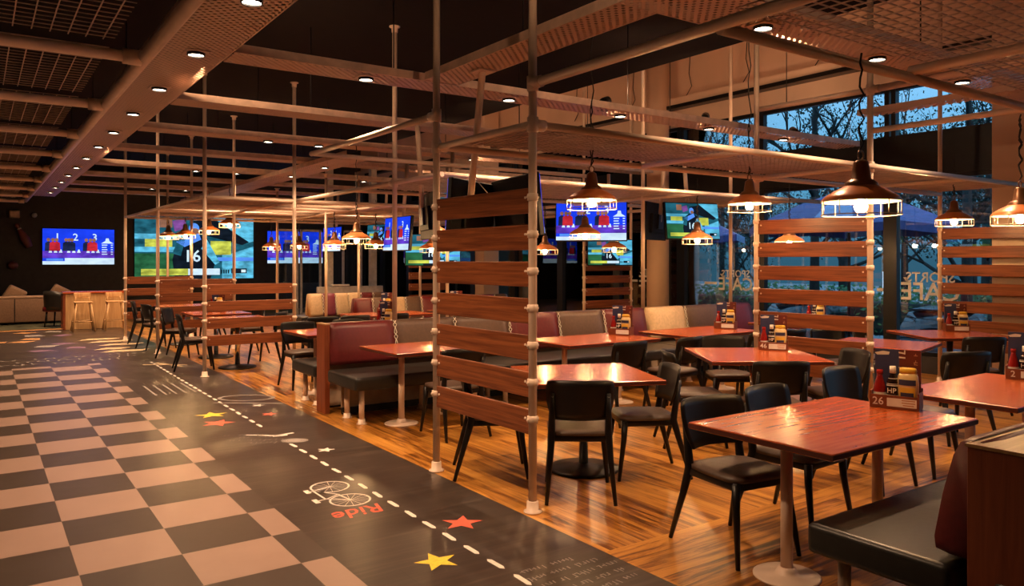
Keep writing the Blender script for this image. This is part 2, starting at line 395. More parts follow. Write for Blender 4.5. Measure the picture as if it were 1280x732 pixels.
while y < 13.2:
    if not 6.75 < y < 7.3:
        x = 2.245+0.001*(y-3)
        d.add([(-0.014, -0.06, 0), (0.004, -0.08, 0), (0.017, -0.05, 0), (0.016, 0.06, 0), (-0.002, 0.08, 0), (-0.015, 0.055, 0)], [(0, 1, 2, 3, 4, 5)], 0, False, dflat(x, y, random.uniform(-.05, .05)))
    y += 0.243
decal('dashed_line_marking', d, M['paint_white'], 'white dashed line painted along the walkway')
def star(x, y, r, mat, rz, label, pts=5):
    p = []
    for i in range(2*pts):
        a = PI*i/pts; k = r if i % 2 == 0 else r*0.42
        p.append((math.sin(a)*k, math.cos(a)*k, 0))
    d = MB().add(p+[(0, 0, 0.0004)], [(i, (i+1) % (2*pts), 2*pts) for i in range(2*pts)], 0, False, dflat(x, y, rz))
    decal('star_marking', d, mat, label)
star(2.01, 3.58, 0.125, M['paint_yellow'], VIEWROT+0.5, 'large yellow star painted on the dark walkway')
star(2.43, 4.02, 0.13, M['paint_red'], VIEWROT, 'coral star painted beside the dashed line')
star(2.42, 6.22, 0.08, M['paint_white'], VIEWROT, 'small white star')
star(2.00, 8.30, 0.17, M['paint_yellow'], VIEWROT+0.5, 'yellow star farther along the walkway')
star(1.95, 7.85, 0.17, M['paint_red'], VIEWROT, 'coral star next to the far yellow star')
star(2.50, 8.0, 0.09, M['paint_red'], VIEWROT, 'small coral star')
star(2.55, 8.55, 0.08, M['paint_white'], VIEWROT, 'small far white star')
# bicycle: two spoked wheels, frame, handlebar, seat
bk = MB()
BT = dflat(2.05, 5.0, 0.0)
def ring(mb, cx, cy, r, w, T, n=28):
    v = []
    for i in range(n):
        a = 2*PI*i/n
        v += [(cx+math.cos(a)*(r-w), cy+math.sin(a)*(r-w), 0), (cx+math.cos(a)*r, cy+math.sin(a)*r, 0)]
    mb.add(v, [(2*i, 2*i+1, 2*((i+1) % n)+1, 2*((i+1) % n)) for i in range(n)], 0, False, T)
def strip(mb, a, b, w, T, mi=0):
    a, b = Vector((*a, 0)), Vector((*b, 0)); t = (b-a).normalized(); nn = Vector((-t.y, t.x, 0))*w/2
    mb.add([a-nn, b-nn, b+nn, a+nn], [(0, 1, 2, 3)], mi, False, T)
wA, wB = (0.0, 0.19), (0.0, -0.17)
for c in (wA, wB):
    ring(bk, *c, 0.138, 0.014, BT)
    for k in range(14):
        a = PI*k/14*2; strip(bk, c, (c[0]+math.cos(a)*0.13, c[1]+math.sin(a)*0.13), 0.0035, BT)
for a, b in ((wA, (-0.165, 0.15)), ((-0.135, 0.155), (-0.13, -0.07)), ((-0.13, -0.07), (-0.02, -0.01)), ((-0.13, 0.155), (-0.02, -0.01)), ((-0.02, -0.01), wB), ((-0.13, -0.06), wB), ((-0.19, -0.075), (-0.12, -0.065))):
    strip(bk, a, b, 0.014, BT)
strip(bk, (-0.175, 0.12), (-0.175, 0.20), 0.035, BT); strip(bk, (-0.20, -0.12), (-0.20, -0.03), 0.035, BT)
decal('bicycle_marking', bk, M['paint_white'], 'white bicycle painted on the walkway')
decal('ride_lettering', MB().text('Ride', 0.19, dflat(2.01, 4.58, PI+0.05, 1.0, 1.2), 0, 0.3), M['paint_red'], 'coral upside down word on the walkway')
tx = MB()
for i, wd in enumerate((0.34, 0.46, 0.50, 0.34, 0.26)):
    scribble(tx, wd, 0.05, dflat(2.45+0.045*i, 3.22-0.09*i, PI+0.02*i), 0, 11+i)
decal('small_lettering', tx, M['paint_grey'], 'small grey sentence lettering by the wood edge')
tx = MB()
for i in range(4):
    scribble(tx, (0.42, 0.36, 0.46, 0.34)[i], 0.09, dflat(2.02+0.02*i, 7.2-0.13*i, PI+VIEWROT*0.8), 0, 31+i)
decal('faint_lettering', tx, M['paint_dim'])
pl = MB()
PT = dflat(2.24, 6.98, VIEWROT)
strip(pl, (-0.28, 0.03), (0.02, 0.0), 0.03, PT); strip(pl, (0.0, 0.0), (0.13, 0.12), 0.04, PT); strip(pl, (-0.02, -0.02), (0.1, 0.03), 0.05, PT)
decal('bird_marking', pl, M['paint_white'])
sh = MB()
for k in range(7): sh.add([(math.cos(2*PI*i/14)*(0.12-0.01*k), math.sin(2*PI*i/14)*(0.08-0.005*k), 0.0001*k) for i in range(14)], [tuple(range(14))], k % 2, False, dflat(2.32, 6.70, VIEWROT))
decal('ball_marking', sh, [M['paint_grey'], M['paint_dim']])
st = MB()
for k in range(5): strip(st, (-0.22+0.11*k, -0.45), (-0.22+0.11*k, 0.4), 0.022, dflat(1.97, 10.3))
decal('stripe_marking', st, M['paint_grey'])
sk = MB()
ring(sk, 0, 0, 0.22, 0.03, dflat(2.58, 9.1, VIEWROT, 1.5, 0.9)); strip(sk, (-0.3, -0.22), (0.5, -0.25), 0.04, dflat(2.55, 9.0, VIEWROT))
decal('skate_marking', sk, M['paint_grey'])
fm = MB()
for k, (x0, x1, yy) in enumerate(((1.65, 2.45, 17.6), (1.75, 2.60, 17.0), (1.85, 2.70, 16.3), (1.7, 2.35, 15.6), (1.75, 2.6, 15.1))):
    fm.add([(x0, yy-0.12, ZD), (x1-0.2, yy-0.18, ZD), (x1, yy+0.05, ZD), (x0+0.25, yy+0.17, ZD)], [(0, 1, 2, 3)])
decal('brush_stroke_marking', fm, M['paint_cream'], 'cream brush strokes painted at the far end')
wl = MB()
for k in range(3): scribble(wl, (3.0, 2.6, 2.2)[k], 0.26, dflat(1.0, 14.5-0.34*k, 0.0), 0, 51+k)
decal('far_lettering', wl, M['paint_dim'])
ex = MB(); strip(ex, (-0.25, 0.1), (0.3, -0.3), 0.05, dflat(2.35, 12.8)); strip(ex, (0.0, 0.3), (0.25, -0.35), 0.05, dflat(2.3, 12.7))
decal('cross_marking', ex, M['paint_cream'])
pz = MB()
for k in range(16):
    x = random.uniform(-0.2, 1.9); yy = random.uniform(15.5, 20)
    pz.add([(0, 0, 0), (0.35, 0.05, 0), (0.42, 0.3, 0), (0.1, 0.35, 0)], [(0, 1, 2, 3)], k % 3, False, dflat(x, yy, random.uniform(0, 3)))
decal('far_mural_marking', pz, [M['paint_purple'], M['paint_tan'], M['paint_grey']])
decal('tan_border_marking', MB().add([(-4, 20.55, ZD), (1.9, 20.55, ZD), (1.9, 20.85, ZD), (-4, 20.85, ZD)], [(0, 1, 2, 3)]), M['paint_tan'])
tag(MB().box((-1.1, 22.9, 0.006), (5.8, 4.0, 0.012)).build('carpet', M['rug']), 'green grey carpet under the sofa by the dark back wall', 'carpet')

# ------------------------------------------------------------------ ceiling: perforated trays and downlights
def tray(x0, x1, y0, y1, label, z=3.2, lip=0.07):
    cx, cy = (x0+x1)/2, (y0+y1)/2
    r = thing('ceiling_tray', label, 'ceiling tray', (cx, cy, z), 0, 'perforated trays below the ceiling')
    MB().box((0, 0, 0.004), (x1-x0, y1-y0, 0.006)).build('perforated_panel', M['tray'], r)
    for s in (-1, 1):
        if x1-x0 < y1-y0: MB().box((s*(x1-x0)/2, 0, lip/2), (0.012, y1-y0, lip)).build('folded_edge', M['tray_edge'], r)
        else: MB().box((0, s*(y1-y0)/2, lip/2), (x1-x0, 0.012, lip)).build('folded_edge', M['tray_edge'], r)
    for k in range(int(max(x1-x0, y1-y0)/3)+1):
        t = (k+0.5)/(int(max(x1-x0, y1-y0)/3)+1)-0.5
        p = (t*(x1-x0), 0) if x1-x0 > y1-y0 else (0, t*(y1-y0))
        top = 4.2 if cx+p[0] < 7.4 else 5.5
        MB().cyl((p[0], p[1], 0.01), (p[0], p[1], top-z), 0.006, n=6).build('hanger_rod', M['blackmetal'], r)
    return r
tray(1.07, 1.62, -1.0, 22.5, 'long perforated metal tray above the edge of the checkered floor')
tray(3.28, 3.62, 3.55, 6.05, 'short perforated tray above the near slatted screen, running with the walkway')
tray(3.28, 9.6, 3.05, 3.55, 'wide perforated cross tray nearest the camera')
crossY = [(6.08, 6.42), (8.15, 8.5), (10.1, 10.45), (12.15, 12.5), (14.2, 14.55), (16.3, 16.6), (18.4, 18.7), (20.4, 20.7)]
ordw = ['second', 'third', 'fourth', 'fifth', 'sixth', 'seventh', 'eighth', 'ninth']
for (a, b), o in zip(crossY, ordw):
    tray(1.64, 10.2 if a < 13 else 7.3, a, b, 'narrow perforated cross tray, %s from the camera' % o)
tray(4.4, 4.9, 10.5, 21.5, 'long perforated tray running with the walkway above the far tables', 3.12)
tray(-4, 1.05, 4.3, 4.75, 'perforated cross tray over the wire ceiling beside the walkway', 3.35)
dl0 = None
def downlight(x, y, z, label, tilt=0.0, power=120, size=122):
    global dl0
    if dl0 is None:
        dl0 = thing('downlight', label, 'downlight', (x, y, z), 0, 'recessed downlights in the ceiling trays')
        MB().box((0, 0, -0.004), (0.17, 0.17, 0.008), 0, 0.003).build('bezel', M['tray_edge'], dl0)
        MB().lathe([(0.058, -0.03), (0.066, -0.03), (0.066, -0.008), (0.058, -0.008), (0.058, -0.03)], n=20).build('trim_ring', M['blackmetal'], dl0)
        MB().lathe([(0, -0.024), (0.03, -0.025), (0.057, -0.02), (0.057, -0.010), (0, -0.010)], n=20).build('lens', M['lens'], dl0)
        r = dl0
    else:
        r = copy_tree(dl0); r['label'] = label; r.location = (x, y, z)
    li = bpy.data.lights.new('downlight_beam', 'SPOT'); li.energy = power*1.7; li.color = (1.0, 0.61, 0.35); li.spot_size = math.radians(size); li.spot_blend = 0.85; li.shadow_soft_size = 0.05
    lo = bpy.data.objects.new('downlight_beam', li); COL.objects.link(lo); lo.location = (x, y, z-0.05); lo.rotation_euler = (tilt, 0, 0)
for i in range(13):
    downlight(1.38+0.004*i, 3.3+1.47*i, 3.2, 'square downlight in the long walkway tray, number %s from the camera' % ('one two three four five six seven eight nine ten eleven twelve thirteen'.split()[i]), power=150)
for i, x in enumerate((2.8, 4.32, 5.81, 7.25, 8.7)):
    downlight(x, 6.25, 3.2, 'downlight in the second cross tray, %s from the walkway' % ordw[i].replace('second', 'first') if i == 0 else 'downlight in the second cross tray, %s from the walkway' % ordw[i-1], power=130)
for i, x in enumerate((4.40, 5.82, 7.2)):
    downlight(x, 3.32, 3.2, 'downlight in the wide near cross tray, %s from the walkway' % ('first', 'second', 'third')[i], power=130)
for j, yy in enumerate((10.28, 14.4, 18.55)):
    for i, x in enumerate((3.2, 3.9, 6.4)):
        downlight(x, yy, 3.2, 'downlight in the %s cross tray, %s from the walkway' % (('fourth', 'sixth', 'eighth')[j], ('first', 'second', 'third')[i]), power=130)
for i, (x, yy) in enumerate(((4.65, 12.0), (4.65, 13.6))):
    downlight(x, yy, 3.12, 'downlight in the far long tray over the tables, %s along it' % ('first', 'second')[i], power=130)

SP0 = None
def track_spot(x, y, z, tx, ty, tz, label, power=90):
    global SP0
    if SP0 is None:
        SP0 = thing('track_spotlight', label, 'spotlight', (x, y, z), 0, 'black spotlights standing on the ceiling trays')
        MB().box((0, 0, 0.005), (0.12, 0.10, 0.010)).build('base', M['blackmetal'], SP0)
        MB().tube([(-0.06, 0, 0.01), (-0.06, 0, 0.09), (0.06, 0, 0.09), (0.06, 0, 0.01)], 0.006, 6).build('bracket', M['blackmetal'], SP0)
        h = MB().lathe([(0, -0.07), (0.035, -0.07), (0.045, -0.03), (0.05, 0.07), (0.044, 0.07), (0.044, 0.055), (0, 0.055)], n=18).build('lamp_head', M['blackmetal'], SP0)
        l = MB().lathe([(0, 0.060), (0.042, 0.060), (0.042, 0.056), (0, 0.056)], n=18).build('lens', M['lens'], h)
        r = SP0
    else:
        r = copy_tree(SP0); r['label'] = label; r.location = (x, y, z)
    d_ = (Vector((tx, ty, tz))-Vector((x, y, z+0.1))).normalized()
    for ch in [o for o in bpy.data.objects if o.parent == r and o.name.startswith('lamp_head')]:
        ch.location = (0, 0, 0.10); ch.rotation_euler = d_.to_track_quat('Z', 'Y').to_euler()
    li = bpy.data.lights.new('spotlight_beam', 'SPOT'); li.energy = power; li.color = (1.0, 0.56, 0.30); li.spot_size = math.radians(120); li.spot_blend = 0.9; li.shadow_soft_size = 0.04
    lo = bpy.data.objects.new('spotlight_beam', li); COL.objects.link(lo); lo.location = Vector((x, y, z+0.1))+d_*0.09; lo.rotation_euler = d_.to_track_quat('-Z', 'Y').to_euler()
for i, x in enumerate((5.55, 7.15, 8.9)):
    track_spot(x, 6.22, 3.205, 11, 8.2+0.8*i, 5.0, 'black spotlight standing on the second cross tray, %s from the walkway' % ('first', 'second', 'third')[i], 75)
for i, (x, yy) in enumerate(((6.4, 10.25), (6.4, 12.3), (7.0, 14.35))):  # extra spotlights added to wash the farther bulkhead with warm light
    track_spot(x, yy, 3.205, 11, yy+2.5, 4.9, 'added black spotlight turned to the windows on the %s cross tray' % ('fourth', 'fifth', 'sixth')[i], 75)

for i, (x, yy, tx, ty, pw) in enumerate(((1.35, 0.9, 5.0, 4.5, 150), (1.35, 6.95, 5.0, 9.5, 130), (1.35, 12.8, 5.0, 15.0, 110), (4.9, 3.3, 6.5, 7.5, 120))):  # fill spotlights added to brighten the upper posts, pipes and canopy edges
    track_spot(x, yy, 3.21, tx, ty, 3.22, ('black fill spotlight added on the long walkway tray, %s from the camera' % ('first', 'second', 'third')[i]) if i < 3 else 'black fill spotlight added on the wide near cross tray', pw)

# wire mesh ceiling beside the walkway: thick pipes and welded wire
wr = thing('wire_mesh_ceiling', 'wire mesh ceiling on thick cream pipes over the checkered floor', 'mesh ceiling', (0, 0, 0))
def rail(p, q, r, parent, name='rail', mat='pipe'): return MB().cyl(p, q, r, n=14).build(name, M[mat], parent)
rail((1.0, -1.5, 3.06), (1.0, 22.3, 3.06), 0.045, wr, 'long_pipe')
for k in range(10):
    yy = 4.05+2.05*k
    p = rail((-4, yy, 3.06), (0.97, yy, 3.06), 0.04, wr, 'cross_pipe')
    MB().cyl((0.86, yy, 3.06), (0.98, yy, 3.06), 0.056, n=14).build('pipe_joint', M['pipe'], p)
for k in range(10):
    y0, y1 = (4.05+2.05*(k-1)+0.12, 4.05+2.05*k-0.12)
    mb = MB(); z = 3.13
    x = -3.9
    while x < 0.80: mb.box((x, (y0+y1)/2, z), (0.007, y1-y0, 0.007)); x += 0.105
    yy = y0
    while yy <= y1: mb.box((-1.56, yy, z+0.006), (4.7, 0.006, 0.006)); yy += 0.098
    mb.build('mesh_panel', M['mesh'], wr)

# ------------------------------------------------------------------ pipe frames with mesh canopies
def post(fr, x, y, top=None, clamps=0, z0=0.0, zc=0.48, r=0.027):
    top = (4.2 if x < 7.4 else 5.5) if top is None else top
    p = MB().cyl((x, y, z0+0.004), (x, y, top), r, n=14).build('post', M['pipe'], fr)
    if z0 == 0: MB().lathe([(0, 0), (0.058, 0), (0.058, 0.010), (0.040, 0.014), (0.037, 0.07), (0.031, 0.075), (0.027, 0.075)], (x, y, 0.0), 18).build('foot_flange', M['pipe'], p)
    MB().lathe([(0, top), (0.06, top), (0.06, top-0.012), (0.036, top-0.02), (0.034, top-0.07), (0.027, top-0.07)], (x, y, 0), 16).build('top_flange', M['pipe'], p)
    for k in range(clamps):
        z = zc+0.11+0.235*k
        MB().lathe([(0.027, -0.024), (0.0355, -0.021), (0.0355, 0.021), (0.027, 0.024)], (x, y, z), 14).cyl((x-0.045, y, z), (x+0.045, y, z), 0.008, n=8).build('clamp', M['pipe'], p)
    return p
def joint(x, y, z, ax, parent, r=0.037):
    MB().lathe([(0.027, -0.05), (r, -0.046), (r, 0.046), (0.027, 0.05)], (x, y, z), 16).cyl((x, y, z), (x+ax[0]*0.09, y+ax[1]*0.09, z), r, n=14).build('pipe_fitting', M['pipe'], parent)
def canopy_mesh(fr, x0, x1, y0, y1, z, sp=0.062):
    mb = MB()
    x = x0
    while x <= x1: mb.box((x, (y0+y1)/2, z), (0.007, y1-y0, 0.006)); x += sp
    y = y0
    while y <= y1: mb.box(((x0+x1)/2, y, z+0.005), (x1-x0, 0.007, 0.006)); y += sp*0.75
    return mb.build('mesh_panel', M['mesh'], fr)
def screen(x, y, dx, dy, n, zb, label, sh=0.145):
    """n slats of 1.1 m from (x, y) towards (dx, dy)"""
    ln = math.hypot(dx, dy); a = math.atan2(dy, dx)
    r = thing('slatted_screen', label, 'slatted screen', (x, y, 0), a, 'slatted wood screens between posts')
    for k in range(n):
        z = zb+0.07+0.235*k
        s = MB().box((ln/2, 0, z), (ln-0.02, 0.022, sh), 0, 0.004, 0, 1).build('slat', M['slat'], r)
        for e in (0.06, ln-0.06):
            MB().cyl((e, -0.017, z+0.02), (e, 0.017, z+0.02), 0.008, n=8).build('bolt', M['pipe'], s)
    return r
# near frame
f1 = thing('pipe_frame', 'cream pipe frame with mesh canopy over the rotated tables, nearest the walkway corner', 'pipe frame', (0, 0, 0), 0, 'cream pipe frames')
ZR = 2.46
pa = post(f1, 2.90, 3.93, None, 7); pb = post(f1, 2.87, 5.12, None, 7)
pc = post(f1, 6.77, 3.93, None, 7); pd_ = post(f1, 6.68, 5.12, None, 7); pe = post(f1, 10.35, 5.05, None, 7); pf = post(f1, 10.35, 3.86, None, 7)
for p, (x, y) in ((pa, (2.90, 3.93)), (pb, (2.87, 5.12)), (pc, (6.77, 3.93)), (pd_, (6.68, 5.12))):
    joint(x, y, ZR, (1, 0), p); 
joint(2.90, 3.93, 2.72, (0, -1), pa); joint(2.87, 5.12, 2.70, (0, 1), pb); joint(6.77, 3.93, 3.17, (0, -1), pc)
rail((2.9, 3.93, ZR), (10.35, 3.88, ZR), 0.026, f1); rail((2.87, 5.12, ZR), (10.35, 5.05, ZR), 0.026, f1)
for x in (2.885, 5.0, 6.72, 8.6): rail((x, 3.93, ZR), (x, 5.10, ZR), 0.024, f1, 'cross_rail')
canopy_mesh(f1, 2.95, 10.3, 4.0, 5.05, ZR+0.03)
rail((2.9, 0.2, 2.72), (2.9, 3.93, 2.72), 0.030, f1, 'upper_rail')
rail((2.87, 5.12, 2.70), (2.85, 7.72, 2.70), 0.026, f1, 'upper_rail')
rail((2.85, 7.70, 2.70), (6.6, 7.70, 2.70), 0.024, f1, 'upper_rail')
rail((2.9, 2.43, 2.70), (10.6, 2.43, 2.70), 0.030, f1, 'upper_rail')
rail((4.62, 0.3, 2.74), (4.62, 2.43, 2.74), 0.030, f1, 'upper_rail')
rail((6.77, 0.8, 3.17), (6.77, 3.93, 3.17), 0.032, f1, 'upper_rail')
rail((6.77, 0.8, 2.79), (6.77, 3.93, 2.79), 0.026, f1, 'upper_rail')
rail((6.77, 3.93, 3.17), (6.70, 5.12, 3.17), 0.026, f1, 'upper_rail')
canopy_mesh(f1, 2.95, 9.6, 0.4, 2.38, 2.79, 0.085)
MB().box((6.92, 2.4, 2.97), (0.16, 3.4, 0.012)).box((6.84, 2.4, 2.995), (0.008, 3.4, 0.05)).box((7.0, 2.4, 2.995), (0.008, 3.4, 0.05)).build('cable_tray', M['tray'], f1)
screen(2.90, 3.93, -0.03, 1.19, 7, 0.50, 'tall seven-slat wood screen standing at the walkway edge', 0.162)
screen(6.77, 3.93, -0.09, 1.19, 7, 0.46, 'tall slatted screen behind the table numbered 26, in the middle of the dining area')
screen(10.35, 3.86, 0.0, 1.19, 7, 0.46, 'tall slatted screen in front of the square beige column by the window')
# middle frame over the booth row
f3 = thing('pipe_frame', 'cream pipe frame and mesh canopy over the burgundy booth row', 'pipe frame', (0, 0, 0), 0, 'cream pipe frames')
for x, y in ((3.82, 7.76), (7.64, 7.76), (9.5, 7.76)): post(f3, x, y, z0=0.93)
for y in (6.75, 8.9):
    rail((3.82, y, ZR), (10.5, y, ZR), 0.025, f3)
rail((3.82, 6.70, ZR), (3.82, 10.9, ZR), 0.026, f3); rail((7.64, 6.75, ZR), (7.64, 10.9, ZR), 0.026, f3); rail((9.5, 6.75, ZR), (9.5, 10.9, ZR), 0.026, f3)
joint(3.82, 7.76, ZR, (0, 1), f3)
canopy_mesh(f3, 3.9, 10.4, 6.8, 8.85, ZR+0.03)
# far frame
f2 = thing('pipe_frame', 'cream pipe frame and mesh canopy over the far tables by the walkway', 'pipe frame', (0, 0, 0), 0, 'cream pipe frames')
for x, y, c in ((2.57, 11.05, 4), (3.82, 11.05, 4), (2.55, 14.25, 4), (3.82, 14.25, 4), (2.45, 17.03, 4), (3.70, 17.03, 4), (3.8, 20.0, 0), (9.35, 11.05, 7), (10.55, 11.05, 7)):
    post(f2, x, y, clamps=c, zc=0.42 if c == 4 else 0.46)
for x, y in ((5.35, 10.88), (6.3, 10.88), (5.33, 13.68), (5.98, 13.68), (5.5, 17.03), (7.6, 14.25)): post(f2, x, y, top=3.2)
for y in (11.05, 12.65, 14.25, 15.6, 17.03): rail((2.5, y, ZR), (9.4, y, ZR), 0.025, f2)
for x in (2.53, 3.82, 5.35, 7.6, 9.35): rail((x, 11.05, ZR), (x-0.08 if x < 3 else x, 17.03, ZR), 0.025, f2)
canopy_mesh(f2, 2.58, 9.3, 11.1, 17.0, ZR+0.03, 0.075)
screen(2.57, 11.05, 1.25, 0, 4, 0.42, 'low four-slat wood screen nearest of the low ones along the walkway')
screen(2.55, 14.25, 1.27, 0, 4, 0.42, 'low four-slat screen second along the walkway, before the big video wall')
screen(2.45, 17.03, 1.25, 0, 4, 0.42, 'low four-slat screen farthest along the walkway, beside the pale stools')
screen(9.35, 11.05, 1.2, 0, 7, 0.46, 'tall slatted screen between two posts by the round column')
screen(7.35, 14.3, 0.95, 0, 5, 0.5, 'distant orange lit slatted screen behind the booths')

# ------------------------------------------------------------------ chairs
def make_chair():
    r = thing('dining_chair', 'x', 'chair', (0, 0, 0), 0, 'black dining chairs')
    # seat pad: soft rounded cushion
    mb = MB(); nx, ny = 9, 9; v = []; f = []
    def seatpt(i, j):
        u, w = -1+2*i/(nx-1), -1+2*j/(ny-1)
        hw = 0.222-0.012*(1-w)*0.5*1.2
        return u, w, hw
    for top in (1, 0):
        for j in range(ny):
            for i in range(nx):
                u, w, hw = seatpt(i, j)
                k = max(abs(u), abs(w)); rr = (abs(u)**5+abs(w)**5)**0.2
                s_ = k/rr if rr > 0 else 1
                x, y = u*hw*s_, w*0.215*s_
                z = 0.468-0.012*k**4+0.006*(1-k) if top else 0.432
                v.append((x, y, z-0.006*w*0))
    A = nx*ny
    for j in range(ny-1):
        for i in range(nx-1):
            a = j*nx+i; f.append((a, a+1, a+nx+1, a+nx)); f.append((A+a, A+a+nx, A+a+nx+1, A+a+1))
    edge = [i for i in range(nx)]+[j*nx+nx-1 for j in range(1, ny)]+[(ny-1)*nx+i for i in range(nx-2, -1, -1)]+[j*nx for j in range(ny-2, 0, -1)]
    for a, b in zip(edge, edge[1:]+edge[:1]): f.append((a, A+a, A+b, b))
    mb.add(v, f, 0, True); mb.build('seat', M['seatpad'], r)
    MB().box((0, 0.0, 0.412), (0.405, 0.40, 0.045), 0, 0.010).build('seat_frame', M['chair'], r)
    # curved back panel with rounded lower corners
    v = []; f = []; nx, nz = 13, 7
    for side in (0, 1):
        for j in range(nz):
            for i in range(nx):
                u = -1+2*i/(nx-1); w = j/(nz-1)
                hw = 0.232-0.05*(1-w)**3-0.014*w**6
                x = u*hw; z = 0.535+0.275*w-0.012*abs(u)**6*(1 if w > .9 else 0)
                y = -0.232+0.055*u*u-0.055*(w-0.35)-(0.016 if side else 0)
                v.append((x, y, z))
    A = nx*nz
    for j in range(nz-1):
        for i in range(nx-1):
            a = j*nx+i; f.append((a, a+1, a+nx+1, a+nx)); f.append((A+a, A+a+nx, A+a+nx+1, A+a+1))
    edge = [i for i in range(nx)]+[j*nx+nx-1 for j in range(1, nz)]+[(nz-1)*nx+i for i in range(nx-2, -1, -1)]+[j*nx for j in range(nz-2, 0, -1)]
    for a, b in zip(edge, edge[1:]+edge[:1]): f.append((a, A+a, A+b, b))
    bk_ = MB().add(v, f, 0, True).build('backrest', M['chair'], r)
    for s in (-1, 1):
        MB().tube([(s*0.218, 0.228, 0.002), (s*0.19, 0.185, 0.30), (s*0.185, 0.178, 0.425)], [0.0125, 0.021, 0.025], 10).build('leg', M['chair'], r)
        MB().tube([(s*0.225, -0.31, 0.002), (s*0.200, -0.228, 0.28), (s*0.190, -0.185, 0.43), (s*0.188, -0.205, 0.56), (s*0.186, -0.235, 0.72)], [0.0125, 0.021, 0.027, 0.022, 0.014], 10).build('leg', M['chair'], r)
        MB().cyl((s*0.186, -0.245, 0.70), (s*0.186, -0.212, 0.70), 0.007, n=8).build('bolt', M['chrome'], bk_)
    return r
CH0 = make_chair(); used = []
def chair(x, y, dx, dy, label):
    r = CH0 if not used else copy_tree(CH0)
    used.append(1)
    r.location = (x, y, 0); r.rotation_euler = (0, 0, face(dx, dy)); r['label'] = label
    return r
B = 'black chair '
chair(3.47, 2.78, -0.14, -1, B+'on the far side of the table numbered 26, walkway end')
chair(4.10, 2.84, 0.05, -1, B+'on the far side of the table numbered 26, beside the condiment caddy')
chair(3.42, 4.10, 0.60, 0.80, B+'with its back to the camera, before the table on a round black base')
chair(4.12, 4.20, -0.88, 0.48, B+'turned sideways at the window end of the round-based table')
chair(3.22, 4.84, 0.86, -0.50, B+'half hidden behind the tall slatted screen at the walkway')
chair(5.17, 4.62, 0.82, -0.57, B+'on the walkway side of the square table before the middle screen')
chair(5.34, 3.94, 0.57, 0.82, B+'with its back to the camera, at the square table before the middle screen')
chair(6.20, 3.95, -0.85, 0.45, B+'beside the post of the middle slatted screen')
chair(6.28, 5.15, -0.57, -0.82, B+'facing the camera on the far side of the square table')
chair(3.62, 6.15, 0.05, 1, B+'facing the burgundy booth, at the booth table nearest the walkway')
chair(5.25, 5.72, 0.0, 1, B+'tucked to the second booth table, nearer the walkway')
chair(6.05, 5.70, -0.15, 1, B+'tucked to the second booth table, nearer the window')
chair(7.10, 5.62, -0.1, 1, B+'tucked to the third booth table, nearer the walkway')
chair(7.70, 5.60, 0.0, 1, B+'tucked to the third booth table, nearer the window')
chair(5.25, 3.06, 0.0, -1, B+'on the far side of the table at the frame edge, nearer the walkway')
chair(5.95, 3.08, 0.05, -1, B+'on the far side of the table at the frame edge, nearer the window')
chair(7.20, 3.42, 0.5, 0.86, B+'before the small table right behind the middle screen')
chair(8.02, 5.02, -0.35, -0.94, B+'on the window side of the small table behind the middle screen')
chair(8.72, 3.92, 0.57, 0.82, B+'with its back to the camera at the table beside the window screen')
chair(8.85, 5.02, 0.80, -0.6, B+'at the walkway side of the table beside the window screen')
chair(3.40, 9.48, 0.0, -1, B+'behind the burgundy booth, facing the camera under its table')
chair(4.10, 9.50, 0.0, -1, B+'second behind the burgundy booth, beside the low slatted screen')
chair(2.66, 11.95, 1.0, -0.15, B+'at the walkway edge just past the nearest low screen')
chair(3.72, 11.95, -0.7, 0.6, B+'behind the nearest low screen on the window side')
chair(2.78, 13.62, 0.8, -0.5, B+'at the walkway edge just before the second low screen')
chair(3.80, 13.40, -0.9, -0.1, B+'window side of the table before the second low screen')
chair(2.72, 15.15, 0.9, 0.2, B+'at the walkway edge past the second low screen')
chair(2.72, 16.35, 0.9, -0.2, B+'at the walkway edge before the farthest low screen')
chair(3.75, 15.8, -0.9, 0.0, B+'window side of the farthest walkway table')
chair(4.02, 10.58, 0.1, 1, B+'at the far booth table, nearest the low screen post')
chair(4.50, 10.62, 0.0, 1, B+'at the far booth table, in the middle of the row')
chair(5.15, 10.66, 0.0, 1, B+'at the far booth table, nearest the hanging television')

# ------------------------------------------------------------------ tables
def table(x, y, sx, sy, rz, kind, label):
    r = thing('dining_table', label, 'table', (x, y, 0), rz, 'red wood dining tables')
    t = MB().box((0, 0, 0.722), (sx, sy, 0.034), 0, 0.004, 0, 1); o = t.build('tabletop', [M['table']], r)
    MB().box((0, 0, 0.7215), (sx+0.003, sy+0.003, 0.022)).build('edge_band', M['table_edge'], o)
    if kind == 'pair':
        for s in (-1, 1):
            l = MB().cyl((s*(sx/2-0.26), 0, 0.012), (s*(sx/2-0.26), 0, 0.705), 0.030, n=18).build('leg', M['pipe'], r)
            MB().lathe([(0, 0), (0.165, 0), (0.165, 0.008), (0.155, 0.012), (0.06, 0.016), (0.05, 0.03), (0.040, 0.05), (0.030, 0.05)], (s*(sx/2-0.26), 0, 0), 26).build('foot_flange', M['pipe'], l)
            MB().lathe([(0.030, 0.66), (0.045, 0.67), (0.07, 0.695), (0.07, 0.705), (0, 0.705)], (s*(sx/2-0.26), 0, 0), 18).build('top_flange', M['pipe'], l)
    else:
        MB().cyl((0, 0, 0.03), (0, 0, 0.70), 0.036, n=20).build('column', M['chrome'], r)
        MB().lathe([(0, 0), (0.27, 0), (0.275, 0.012), (0.26, 0.022), (0.08, 0.038), (0.05, 0.05), (0, 0.05)], n=36).build('base', M['blackmetal'], r)
        MB().box((0, 0, 0.694), (0.4, 0.4, 0.02)).build('top_plate', M['blackmetal'], r)
    return r
R_ = -ANG
